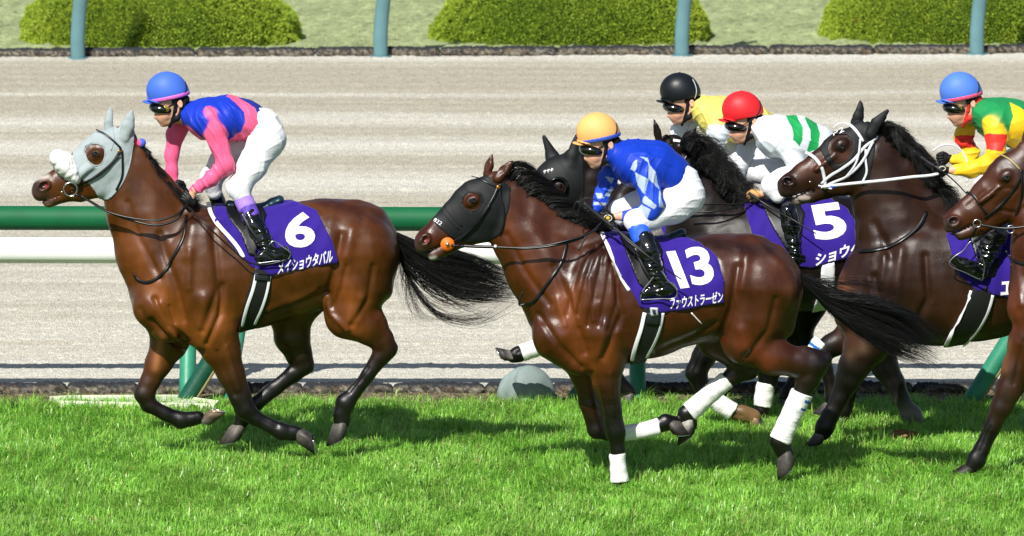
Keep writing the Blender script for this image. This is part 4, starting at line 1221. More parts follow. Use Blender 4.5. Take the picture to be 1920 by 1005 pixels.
h.hair('tail_wisps', [(1500, 520, 0, 4, 10, .03), (1560, 545, 0, 4, 16, .06), (1640, 560, 0, 0, 24, .08), (1740, 575, 0, 0, 40, .08)], 160, .0014, 7, seg=18, wav=.05, jit=.03, lmin=.3)
h.strap('freeze_mark', [(1296, 586), (1302, 592), (1307, 598), (1316, 607)], .004, m_print, lift=.003, thick=.2)

# ------------------------------------------------------------------ dark horse with white bridle in the middle right
E = Horse('dark brown racehorse with a white bridle and black blinker hood', 2.1, .06, 1780, 'brown', (1780, 849))
h = E
h.body([(1640, 560, 76, 0, .86), (1680, 535, 104, 0, .78), (1750, 525, 122, 0, .7), (1830, 520, 118, 0, .78), (1920, 512, 110, 0, .84), (2000, 500, 100, 0, .88), (2050, 500, 74, 0, 1.1)])
h.part([(1616, 588, 52), (1640, 620, 44)], dy=-.10, tag='shoulder', k=.04)
h.part([(1618, 590, 50)], dy=.11, tag='shoulder', k=.04)
h.S.e(1700, 530, 58, 92, .10, -16, dy=-.18, k=.05, col=h.col['b'], tag='shoulder')
h.part([(2050, 500, 70), (2030, 560, 60), (2015, 600, 42)], dy=-.14, sy=.72, tag='thigh', k=.05)
h.part([(2050, 500, 68), (2030, 560, 56)], dy=.13, sy=.72, tag='thigh', k=.05)
h.leg([(2018, 600, 42), (2060, 640, 30), (2085, 665, 20), (2072, 700, 15), (2055, 760, 13), (2048, 790, 16), (2044, 805, 13)], 2, -.14)
h.leg([(2040, 600, 42), (2090, 640, 30), (2110, 665, 20), (2100, 700, 15), (2090, 760, 13), (2080, 790, 15), (2076, 805, 13)], 2, .14)
h.leg([(1655, 595, 60), (1625, 645, 44), (1602, 685, 30), (1590, 712, 24), (1574, 748, 17.5), (1556, 780, 16), (1547, 800, 18), (1543, 810, 16)], 1, -.13)
h.leg([(1625, 610, 46), (1590, 634, 28), (1560, 648, 22), (1540, 660, 19), (1548, 690, 13), (1560, 730, 12.5), (1562, 745, 15), (1560, 755, 13)], 1, .13)
h.neck([(1638, 312, 52, 0, .5), (1662, 375, 62, 0, .56), (1686, 440, 80, 0, .62), (1704, 500, 100, 0, .7)])
h.S.c([(1650, 262, 18), (1700, 318, 24), (1760, 385, 30), (1800, 420, 30)], sy=.6, k=.07, col=h.col['b'], tag='neck')
h.head([(1618, 258, 30, 0, .6), (1588, 298, 54, 0, .5), (1548, 316, 40, 0, .5), (1512, 333, 30, 0, .58), (1486, 345, 23, 0, .72), (1478, 350, 20, 0, .95), (1475, 358, 14, 0, 1.2)])
h.head([(1584, 335, 34, 0, .55), (1548, 354, 19, 0, .72), (1522, 368, 12, 0, 1.0), (1494, 376, 10.5, 0, 1.3)])
h.S.e(1576, 272, 16, 11, .03, 30, dy=-.08, k=.02, col=h.col['b'], tag='head')
h.S.c([(1564, 292, 6), (1530, 318, 5)], dy=-.075, sy=1, k=.02, col=h.col['b'], tag='head')
h.S.c([(1466, 372, 1.8), (1490, 368, 1.6), (1518, 355, 1.2)], sy=30, k=.006, op='sub')
h.S.e(1478, 340, 14, 10, .02, -15, dy=-.066, k=.015, col=h.col['b'], tag='head')
h.S.e(1478, 340, 10, 6, .035, -15, dy=-.085, k=.008, op='sub')
ear(h, (1634, 250), (1646, 230), (1664, 207), 11.5, -.06)
ear(h, (1604, 240), (1608, 218), (1614, 191), 10, .06)
h.sculpt = [([(1640, 420), (1670, 480)], 10, -.008), ([(1640, 520), (1655, 590)], 9, -.012), ([(1690, 470), (1680, 560)], 12, .010), ([(1735, 480), (1740, 560), (1712, 620)], 8, -.012), ([(1660, 480), (1650, 540)], 8, .008), ([(1590, 330), (1560, 340)], 6, -.004)]
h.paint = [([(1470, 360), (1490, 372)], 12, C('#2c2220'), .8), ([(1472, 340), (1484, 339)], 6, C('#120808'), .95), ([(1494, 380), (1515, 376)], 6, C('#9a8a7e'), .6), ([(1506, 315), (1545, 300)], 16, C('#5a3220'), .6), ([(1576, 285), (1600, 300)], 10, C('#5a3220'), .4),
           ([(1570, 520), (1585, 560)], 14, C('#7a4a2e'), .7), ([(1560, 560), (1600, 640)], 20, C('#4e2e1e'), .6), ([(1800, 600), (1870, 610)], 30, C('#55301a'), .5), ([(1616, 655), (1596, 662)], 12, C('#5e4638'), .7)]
h.eyepx = (1576, 276)
h.build(h=.0105)
h.eye(1576, 276)
h.hoof(1542, 812, (-.1, 1), (-1, 0), -.13, shoe=False)
h.hoof(1560, 758, (-.3, 1), (-1, 0), .13, shoe=False)
h.hoof(2043, 808, (-.1, 1), (-1, 0), -.14, shoe=False); h.hoof(2075, 808, (-.1, 1), (-1, 0), .14, shoe=False)
b2 = h.bandage([(1528, 660, 17), (1534, 650, 17), (1542, 640, 18)], .13, stripes=((.02, .04, '#2a6ab8'),))
hp = [(1644, 250), (1668, 208), (1664, 204), (1640, 220), (1620, 230), (1620, 196), (1612, 186), (1602, 212), (1592, 232), (1572, 232), (1545, 262), (1536, 278), (1548, 300), (1562, 318), (1590, 324), (1606, 345), (1625, 350), (1632, 330), (1640, 290)]
eh = [(1556, 262), (1568, 252), (1586, 252), (1598, 264), (1598, 282), (1588, 300), (1570, 310), (1558, 296), (1552, 278)]
hood, hb = h.cover('hood', ('head', 'ear', 'neck'), .008, hp, m_matblack, holes=[eh], h=.0068, disp=lambda V: .001 * snoise(V, 22, 12))
glyphs('P2', [hb], (1563, 255), (20, -9), (-2, -9), m_print, hood, 'lettering', bold=.0, emax=.3)
ex = (hb,)
br = h.strap('bridle', [(1645, 256), (1620, 276), (1600, 300), (1575, 318), (1552, 332), (1540, 344)], .0095, m_wbridle, ex, lift=.010)
h.strap('noseband', [(1510, 285), (1528, 296), (1540, 312), (1546, 335), (1548, 354)], .011, m_wbridle, ex, lift=.009, parent=br)
h.strap('browband', [(1562, 240), (1574, 230), (1590, 232), (1606, 246), (1618, 266)], .010, m_wbridle, ex, lift=.010, parent=br)
h.strap('cheek_strap', [(1636, 264), (1622, 292), (1604, 316), (1580, 334), (1552, 346)], .009, m_wbridle, ex, lift=.016, parent=br)
h.strap('throat_latch', [(1622, 280), (1622, 300), (1626, 322), (1616, 345)], .0075, m_wbridle, ex, lift=.012, parent=br)
h.strap('lip_strap', [(1612, 262), (1606, 300), (1590, 326), (1558, 344)], .007, m_wbridle, ex, lift=.019, parent=br)
for (x, y, r_) in ((1541, 352, .013), (1519, 341, .008)):
    v, f = sphere_vf(P(x, y, h.S.Yat(x, -.10)), r_, 12, 8); mk('bit_stud', v, f, m_steel, br)
mk('chin_fleece', *sphere_vf(P(1508, 372, h.S.Yat(1508, -.05)), .035, 16, 10, (1.3, .8, .6)), mat('pale_lip', C('#8d8076'), .7, bscale=90, bdist=.003), h.o)
cp = [(1776, 440), (1800, 430), (1880, 420), (1930, 430), (1950, 470), (1955, 545), (1890, 558), (1850, 548), (1830, 545), (1800, 515), (1786, 480)]
cloth, cb = gallop_cloth(h, cp)
glyphs('エ', [cb, h.bv], (1876, 554), (24, -2), (1, -26), m_print, cloth, 'lettering', bold=.04, emax=.3)
girth, gb = h.cover('girth', ('torso', 'shoulder', 'upleg'), .016, [(1826, 535), (1868, 535), (1860, 575), (1842, 610), (1810, 652), (1768, 652), (1790, 615), (1812, 575)], mat('black_girth', C('#121214')), h=.01)
h.strap('girth_edging', [(1822, 545), (1812, 575), (1792, 612), (1773, 648)], .014, m_wcloth, (gb, cb), lift=.006, thick=.12, parent=girth)
h.strap('girth_edging', [(1862, 552), (1854, 580), (1836, 616), (1806, 650)], .010, m_wcloth, (gb, cb), lift=.006, thick=.12, parent=girth)
sd, fb = saddle(h, (cb,), [(1840, 432, 9), (1880, 432, 9), (1915, 432, 9)], [(1920, 430, 8), (1940, 422, 8.5), (1955, 416, 9)], [(1815, 432), (1880, 432), (1880, 470), (1866, 520), (1845, 520), (1828, 480)])
h.fl = fb
h.strap('neck_strap', [(1736, 398), (1726, 420), (1700, 445), (1672, 462), (1640, 470), (1612, 472)], .013, m_black, lift=.010)
for i, t in enumerate(np.linspace(0, 1, 13)):
    x = 1656 + 88 * t + mr.uniform(-6, 6); y = 246 + 112 * t + mr.uniform(-6, 6)
    h.hair('mane_lock', [(x - 8, y + 8, .02, 9, 7, .05), (x + 12, y - 10, -.03, 10, 8, .05), (x + 30, y - 4, -.05, 11, 9, .05), (x + 44, y + 20, -.07, 12, 12, .05), (x + 52, y + 48, -.09, 14, 12, .05)], 330, .0018, 80 + i, wav=.02, curl=.001, jit=.014, lmin=.25)

# ------------------------------------------------------------------ dark horse wearing number 5, mostly behind the others
D = Horse('nearly black racehorse with a white beaded browband, wearing number 5', 3.2, .06, 1450, 'black', (1450, 804))
h = D
h.body([(1330, 520, 78, 0, .86), (1370, 492, 104, 0, .78), (1420, 482, 112, 0, .72), (1480, 478, 108, 0, .8), (1560, 470, 102, 0, .85), (1640, 465, 95, 0, .88), (1690, 475, 70, 0, 1.1)])
h.part([(1680, 490, 66), (1660, 560, 54), (1648, 600, 40)], dy=-.13, sy=.72, tag='thigh', k=.05)
h.part([(1680, 490, 66), (1650, 560, 54)], dy=.13, sy=.72, tag='thigh', k=.05)
h.leg([(1640, 590, 48), (1640, 640, 36), (1660, 688, 25), (1676, 716, 20), (1692, 750, 15), (1706, 776, 17), (1714, 788, 14)], 0, -.14)
h.S.c([(1712, 776, 17), (1718, 790, 15.5)], dy=-.145, sy=.85, k=.01, col=C('#b9b8b4'), tag='leg')
h.leg([(1650, 590, 40), (1630, 640, 28), (1606, 680, 18), (1598, 710, 15), (1590, 745, 13), (1584, 770, 14), (1580, 780, 13)], 0, .14)
h.leg([(1370, 575, 50), (1340, 632, 28), (1320, 668, 22), (1305, 698, 20), (1318, 730, 15), (1345, 755, 13), (1372, 772, 13.5), (1392, 776, 15), (1404, 778, 13)], 0, -.12)
h.leg([(1400, 575, 48), (1425, 650, 28), (1440, 690, 22), (1440, 715, 18), (1432, 745, 13), (1428, 770, 14), (1424, 785, 13)], 0, .12)
h.neck([(1282, 325, 48, 0, .5), (1305, 375, 62, 0, .56), (1330, 430, 80, 0, .62), (1352, 485, 96, 0, .7)])
h.S.c([(1300, 282, 18), (1345, 330, 26), (1390, 385, 26)], sy=.6, k=.07, col=h.col['b'], tag='neck')
h.head([(1262, 280, 28, 0, .6), (1236, 318, 50, 0, .5), (1206, 346, 38, 0, .5), (1182, 366, 28, 0, .6), (1166, 380, 22, 0, .8), (1158, 388, 19, 0, 1.0)])
h.head([(1236, 350, 34, 0, .55), (1204, 372, 18, 0, .8), (1176, 396, 11, 0, 1.1)])
ear(h, (1284, 276), (1292, 262), (1306, 238), 11.5, -.06)
ear(h, (1236, 268), (1232, 248), (1226, 222), 9, .06)
h.paint = [([(1250, 500), (1380, 430)], 30, C('#221a1a'), .4)]
h.S.c([(1390, 774, 15.5), (1412, 782, 15)], dy=-.125, sy=.85, k=.01, col=C('#b08a5c'), tag='leg')
h.build(h=.0115)
h.eye(1232, 300)
h.hoof(1714, 790, (.2, 1), (-1, .1), -.14, light='#b9b5ae', wall='#b0aca4', shoe=False)
h.S
h.hoof(1412, 783, (1, .45), (-.3, 1), -.12, light='#c8a070', wall='#3a3430', hscale=1.1)
h.hoof(1424, 790, (.2, 1), (-1, .2), .12, light='#8a847c')
h.hoof(1580, 784, (0, 1), (-1, .1), .14, shoe=False)
h.bandage([(1330, 742, 17), (1350, 758, 17), (1374, 772, 18)], -.12)
h.bandage([(1437, 718, 18), (1433, 742, 17), (1430, 762, 17)], .12)
h.strap('browband', [(1262, 264), (1276, 266), (1292, 276), (1304, 288)], .010, m_fleece, lift=.010)
h.strap('bridle', [(1290, 290), (1262, 330), (1228, 362), (1200, 380)], .008, m_black, lift=.008)
cp = [(1394, 380), (1420, 376), (1530, 372), (1556, 371), (1590, 390), (1602, 412), (1612, 440), (1616, 474), (1560, 492), (1520, 503), (1500, 500), (1440, 480), (1410, 440)]
cloth, cb = gallop_cloth(h, cp, .02)
glyphs('5', [cb, h.bv], (1530, 452), (62, -8), (-16, -66), m_print, cloth, 'number', bold=.035, emax=.06)
glyphs('ショウヘイ', [cb, h.bv], (1528, 500), (108, -34), (2, -24), m_print, cloth, 'lettering', bold=.03, emax=.15)
sd, fb = saddle(h, (cb,), [(1440, 386, 9), (1470, 386, 9), (1500, 386, 9)], [(1500, 386, 8), (1520, 380, 8.5), (1535, 374, 9)], [(1425, 378), (1500, 382), (1510, 400), (1500, 460), (1475, 470), (1450, 430)])
h.fl = fb
girth, gb = h.cover('girth', ('torso',), .018, [(1540, 498), (1566, 490), (1566, 540), (1550, 592), (1520, 592), (1538, 540)], m_wcloth, h=.012)
for i, t in enumerate(np.linspace(0, 1, 12)):
    x = 1290 + 86 * t + mr.uniform(-8, 10); y = 272 + 96 * t + mr.uniform(-12, 6)
    h.hair('mane_lock', [(x - 10, y + 14, -.10, 10, 9, .05), (x + 6, y - 6, -.05, 10, 8, .05), (x + 24 + mr.uniform(-6, 12), y + mr.uniform(-8, 8), -.06, 12, 12, .06), (x + 40 + mr.uniform(-14, 16), y + 30, -.08, 14, 14, .05), (x + 44 + mr.uniform(-24, 24), y + 66, -.10, 16, 16, .05)], 260, .0019, 110 + i, wav=.03, curl=.002, jit=.03, lmin=.15)
h.hair('forelock', [(1260, 262, 0, 8, 5, .03), (1256, 258, -.02, 8, 6, .03), (1240, 280, -.05, 6, 5, .03)], 200, .0017, 131, wav=.01)
h.hair('tail', [(1745, 445, 0, 5, 8, .03), (1780, 470, 0, 4, 18, .05), (1850, 500, 0, 0, 26, .07), (1920, 515, 0, 0, 20, .08)], 600, .003, 136, seg=12, wav=.02)

# ------------------------------------------------------------------ dark horse in full black blinker hood behind number 13
Hc = Horse('dark racehorse in a full black hood with eye cups, behind the blue jockey', 4.15, .05, 1250, 'black', (1250, 767))
h = Hc
h.body([(1160, 520, 72, 0, .86), (1200, 500, 98, 0, .78), (1260, 492, 108, 0, .72), (1340, 488, 103, 0, .8), (1420, 480, 98, 0, .85), (1490, 475, 92, 0, .88), (1535, 480, 68, 0, 1.1)])
h.part([(1525, 495, 64), (1500, 560, 52), (1485, 600, 40)], dy=-.13, sy=.72, tag='thigh', k=.05)
h.leg([(1130, 575, 46), (1085, 618, 27), (1050, 636, 20), (1020, 647, 16), (990, 658, 13), (972, 664, 14.5), (962, 668, 13)], 0, -.12)
h.leg([(1150, 585, 46), (1140, 640, 24), (1140, 680, 18), (1160, 715, 13), (1180, 735, 13)], 0, .12)
h.leg([(1490, 590, 42), (1500, 640, 25), (1512, 670, 18), (1498, 700, 14), (1478, 735, 13), (1474, 745, 14)], 0, -.14)
h.leg([(1490, 580, 42), (1470, 640, 25), (1470, 670, 18), (1456, 690, 14), (1440, 715, 13), (1434, 725, 14)], 0, .14)
h.neck([(1100, 350, 46, 0, .55), (1128, 400, 60, 0, .58), (1155, 450, 78, 0, .64), (1180, 500, 90, 0, .7)])
h.head([(1085, 305, 30, 0, .7), (1056, 345, 52, 0, .62), (1040, 388, 38, 0, .62), (1026, 418, 28, 0, .66), (1016, 440, 23, 0, .8), (1012, 450, 19, 0, 1.0)])
h.head([(1070, 380, 34, 0, .6), (1050, 420, 18, 0, .8), (1034, 450, 11, 0, 1.1)])
h.S.c([(1043, 310, 14), (1036, 295, 10.5), (1020, 257, 1.8)], dy=.05, sy=.8, k=.015, col=h.col['d'], tag='ear')
h.S.c([(1070, 310, 14), (1073, 292, 10.5), (1082, 254, 1.8)], dy=-.05, sy=.8, k=.015, col=h.col['d'], tag='ear')
h.build(h=.011)
h.hoof(962, 669, (-1, .35), (-.5, -1), -.12, light='#9a968e', hscale=.95)
h.hoof(1182, 738, (.3, 1), (-1, 0), .12, shoe=False); h.hoof(1474, 747, (0, 1), (-1, 0), -.14, shoe=False); h.hoof(1434, 727, (0, 1), (-1, 0), .14, shoe=False)
h.bandage([(1024, 645, 16.5), (1000, 654, 16), (978, 662, 16.5)], -.12)
hp = [(1088, 282), (1094, 300), (1096, 340), (1092, 400), (1080, 440), (1040, 460), (1000, 440), (990, 380), (996, 330), (1020, 295), (1022, 284), (1014, 250), (1026, 250), (1046, 280), (1066, 280), (1076, 246), (1090, 246)]
eh = [(1032, 352), (1034, 338), (1044, 330), (1056, 332), (1066, 344), (1066, 360), (1056, 368), (1042, 368)]
hood, hb = h.cover('hood', ('head', 'ear', 'neck'), .009, hp, m_matblack, h=.0085, disp=lambda V: .001 * snoise(V, 22, 12))
def blinker(px, py, rr_, h, hb):
    hit = h.surf(px, py, (hb,)); c = np.array(hit[0])
    V, F = [], []; K = 22
    for i, (d, r) in enumerate([(.012, 1.05), (-.012, 1.12), (-.03, 1.0), (-.034, .92), (-.02, .86), (.005, .78)]):
        for j in range(K):
            a = 2 * math.pi * j / K
            V.append(c + np.array((rr_ * r * math.cos(a) + .3 * d, d, rr_ * r * math.sin(a))))
    for i in range(5):
        for j in range(K): F.append((i * K + j, i * K + (j + 1) % K, (i + 1) * K + (j + 1) % K, (i + 1) * K + j))
    mk('eye_cup', V, F, mat('black_plastic', C('#07080a'), .18, .6), h.o)
    v, f = sphere_vf(c + np.array((0, .012, 0)), rr_ * .8, 20, 12, (1, .5, 1)); mk('brown_eye_rim', v, f, mat('eye_rim', C('#2a1812'), .4), h.o)
    v, f = sphere_vf(c + np.array((.008, -.004, .004)), .017, 16, 10); mk('eye', v, f, m_eye, h.o)
blinker(1048, 350, .062, h, hb)
glyphs('ササキ', [hb], (1018, 326), (19, -5), (1, -7), m_print, hood, 'lettering', bold=.02, emax=.2)
for i, t in enumerate(np.linspace(0, 1, 6)):
    x = 1100 + 70 * t; y = 300 + 90 * t
    h.hair('mane_lock', [(x, y, .02, 8, 6, .04), (x + 12, y - 6, .0, 8, 6, .04), (x + 22, y + 20, -.03, 8, 6, .03)], 150, .002, 150 + i, wav=.01, curl=.003)
h.hair('tail', [(1590, 455, 0, 5, 8, .03), (1630, 485, 0, 4, 18, .05), (1690, 520, 0, 0, 26, .07), (1760, 540, 0, 0, 20, .08)], 500, .003, 160, seg=12, wav=.02)
cp = [(1225, 396), (1300, 388), (1380, 384), (1420, 400), (1440, 440), (1448, 490), (1380, 505), (1300, 515), (1260, 480), (1240, 430)]
cloth, cb = gallop_cloth(h, cp, .02)
h.fl = cb

# ------------------------------------------------------------------ bay at the right edge of the photo
Fh = Horse('bay racehorse cut off by the right edge of the photo, with a gold browband', 1.0, -.02, 1990, 'bay2', (2060, 896))
h = Fh
h.body([(1968, 560, 74, 0, .86), (2010, 540, 112, 0, .76), (2070, 530, 120, 0, .7), (2150, 528, 112, 0, .78), (2230, 518, 104, 0, .86), (2300, 512, 98, 0, .9), (2350, 520, 72, 0, 1.1)])
h.part([(1944, 575, 56), (1960, 610, 46)], dy=-.10, tag='shoulder', k=.04)
h.part([(1950, 575, 54)], dy=.11, tag='shoulder', k=.04)
h.part([(2345, 520, 72), (2325, 580, 60), (2312, 620, 42)], dy=-.14, sy=.72, tag='thigh', k=.05)
h.part([(2345, 520, 70), (2325, 580, 58)], dy=.13, sy=.72, tag='thigh', k=.05)
h.leg([(2315, 620, 42), (2360, 660, 30), (2390, 685, 21), (2375, 720, 16), (2350, 790, 13), (2340, 815, 16), (2336, 835, 13)], 2, -.14)
h.leg([(2335, 620, 42), (2400, 660, 30), (2430, 685, 21), (2420, 720, 16), (2400, 790, 13), (2390, 815, 16), (2386, 835, 13)], 2, .14)
h.leg([(1960, 600, 58), (1930, 645, 38), (1908, 690, 27), (1892, 730, 22), (1878, 764, 20.5), (1860, 802, 15.5), (1842, 840, 14.5), (1831, 862, 17), (1823, 876, 15)], 4, -.12)
h.leg([(1990, 620, 48), (2005, 680, 28), (2010, 730, 20), (2030, 760, 18), (2070, 770, 13), (2105, 775, 13), (2120, 785, 15)], 2, .13)
h.neck([(1945, 345, 52, 0, .5), (1965, 410, 66, 0, .56), (1980, 470, 84, 0, .62), (1992, 520, 100, 0, .7)])
h.S.c([(1960, 300, 18), (2010, 370, 26), (2060, 430, 28)], sy=.6, k=.07, col=h.col['b'], tag='neck')
h.head([(1932, 290, 30, 0, .6), (1902, 340, 56, 0, .5), (1862, 372, 43, 0, .5), (1826, 396, 32, 0, .58), (1796, 412, 24, 0, .72), (1788, 418, 20, 0, .95), (1786, 426, 14, 0, 1.2)])
h.head([(1905, 375, 38, 0, .55), (1864, 408, 20, 0, .75), (1838, 428, 13, 0, 1.0), (1802, 440, 11, 0, 1.3)])
h.S.e(1886, 330, 16, 11, .03, 35, dy=-.085, k=.02, col=h.col['b'], tag='head')
h.S.c([(1874, 352, 6), (1838, 378, 5)], dy=-.08, sy=1, k=.02, col=h.col['b'], tag='head')
h.S.c([(1776, 437, 1.6), (1798, 432, 1.4), (1832, 416, 1.2)], sy=30, k=.006, op='sub')
h.S.e(1788, 415, 14, 11, .02, 20, dy=-.066, k=.015, col=h.col['b'], tag='head')
h.S.e(1788, 415, 10, 7, .035, 20, dy=-.085, k=.008, op='sub')
ear(h, (1944, 270), (1958, 250), (1974, 226), 11, -.055)
ear(h, (1922, 262), (1930, 240), (1936, 214), 9, .06)
h.sculpt = [([(1880, 395), (1905, 400), (1925, 385)], 5, -.006), ([(1845, 360), (1815, 385)], 5, -.004), ([(1905, 355), (1885, 352), (1868, 360)], 4, -.004), ([(1905, 500), (1915, 570)], 9, .008), ([(1930, 520), (1935, 600)], 8, -.010), ([(1918, 640), (1900, 720)], 5, -.006), ([(1930, 400), (1940, 470)], 10, -.006), ([(1856, 800), (1838, 846)], 3, -.004), ([(1900, 360), (1870, 385)], 5, -.004)]
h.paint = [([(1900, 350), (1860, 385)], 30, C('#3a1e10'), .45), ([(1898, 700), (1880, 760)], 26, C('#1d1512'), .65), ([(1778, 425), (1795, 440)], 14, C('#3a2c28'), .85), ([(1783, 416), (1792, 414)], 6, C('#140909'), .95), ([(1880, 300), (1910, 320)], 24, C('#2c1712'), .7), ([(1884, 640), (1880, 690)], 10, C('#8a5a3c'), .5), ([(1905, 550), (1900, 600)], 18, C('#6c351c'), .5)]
h.eyepx = (1886, 335)
h.build(h=.010)
h.eye(1886, 335)
h.hoof(1821, 877, (-.55, 1), (-1, .2), -.12, shoe=False, wall='#241f1d', light='#3a3430')
h.hoof(2120, 790, (.2, 1), (1, .3), .13, shoe=False); h.hoof(2335, 838, (0, 1), (-1, 0), -.14, shoe=False); h.hoof(2385, 838, (0, 1), (-1, 0), .14, shoe=False)
br = h.strap('bridle', [(1916, 318), (1908, 345), (1890, 370), (1868, 392), (1846, 408)], .0085, m_black, lift=.008)
h.strap('browband', [(1868, 288), (1884, 294), (1900, 305), (1912, 318)], .006, mat('gold_browband', C('#9a8a50'), .4), lift=.008, parent=br)
h.strap('noseband', [(1812, 360), (1826, 366), (1836, 382), (1850, 402)], .0075, m_black, lift=.008, parent=br)
h.strap('throat_latch', [(1914, 318), (1916, 350), (1912, 385), (1905, 405)], .0065, m_black, lift=.010, parent=br)
for (x, y) in ((1832, 419), (1895, 430)):
    v, f = torus_vf(P(x, y, h.S.Yat(x, -.12)), .024, .005); mk('bit_ring', v, f, m_steel, br)
rope('rein', [(1836, 421, .9), (1880, 428, .88), (1930, 424, .85), (2000, 410, .8)], .008, m_black, h.o)
h.strap('bit_strap', [(1832, 424), (1822, 440), (1815, 455)], .006, m_black, lift=.010, parent=br)
h.strap('neck_strap', [(1886, 470), (1896, 486), (1915, 494), (1940, 495)], .010, m_black, lift=.009)
for i, t in enumerate(np.linspace(0, 1, 8)):
    x = 1950 + 100 * t; y = 285 + 110 * t
    h.hair('mane_lock', [(x, y, .02, 8, 6, .04), (x + 14, y - 4, .0, 8, 6, .04), (x + 26, y + 18, -.03, 8, 6, .03)], 150, .002, 170 + i, wav=.01, curl=.003)
h.hair('tail', [(2410, 480, 0, 5, 8, .03), (2450, 505, 0, 4, 22, .05), (2520, 560, 0, 0, 34, .08), (2600, 590, 0, 0, 26, .1)], 900, .003, 180, seg=12, wav=.02)

for h in (A, B, D, E, Hc, Fh): h.finish_hair()
# ================================================================== RIDERS
m_skin = mat('skin', C('#d9a68a'), .5, .4, nscale=30, namt=.06, bscale=120, bdist=.0008)
SK = C('#d9a68a'); LIP = C('#b06a5a')
m_boot = mat('patent_boot', C('#07080a'), .09, .6, nscale=20, namt=.2, coat=.5)
m_lens = mat('goggle_lens', C('#0a0a08'), .16, .8, coat=.6)
m_glove = mat('black_glove', C('#0c0d0f'), .55, .4, nscale=60, namt=.2)
m_tan = mat('tan_glove', C('#c99a5e'), .6, .35, nscale=50, namt=.12)
m_bre = mat('breeches', attr=True, rough=.62, spec=.3, nscale=20, namt=.03, bscale=70, bdist=.003)
m_silk = mat('silks', attr=True, rough=.5, spec=.3, nscale=16, namt=.05, bscale=50, bdist=.0015)
m_helm = lambda n, c, r=.5: mat('cap_' + n, c, r, .35, nscale=14, namt=.05, bscale=120, bdist=.0008)
def wrinkle(seed, a=.004, f=22):
    r = np.random.default_rng(seed)
    dirs = [r.normal(size=3) * (.7, .5, 1) for _ in range(3)]
    def g(V):
        o = 0
        for i, d in enumerate(dirs):
            d = d / np.linalg.norm(d)
            w = 1.5 * snoise(V, 6, seed + i, 5)
            q = np.abs(np.sin(V @ d * (30 + 14 * i) + w))
            o = o + np.exp(-(q / .42) ** 2) * np.clip(.45 + .6 * snoise(V, 7, seed + 9 + i, 5), 0, 1.2)
        return a * 1.5 * (o * .8 - .45)
    return g
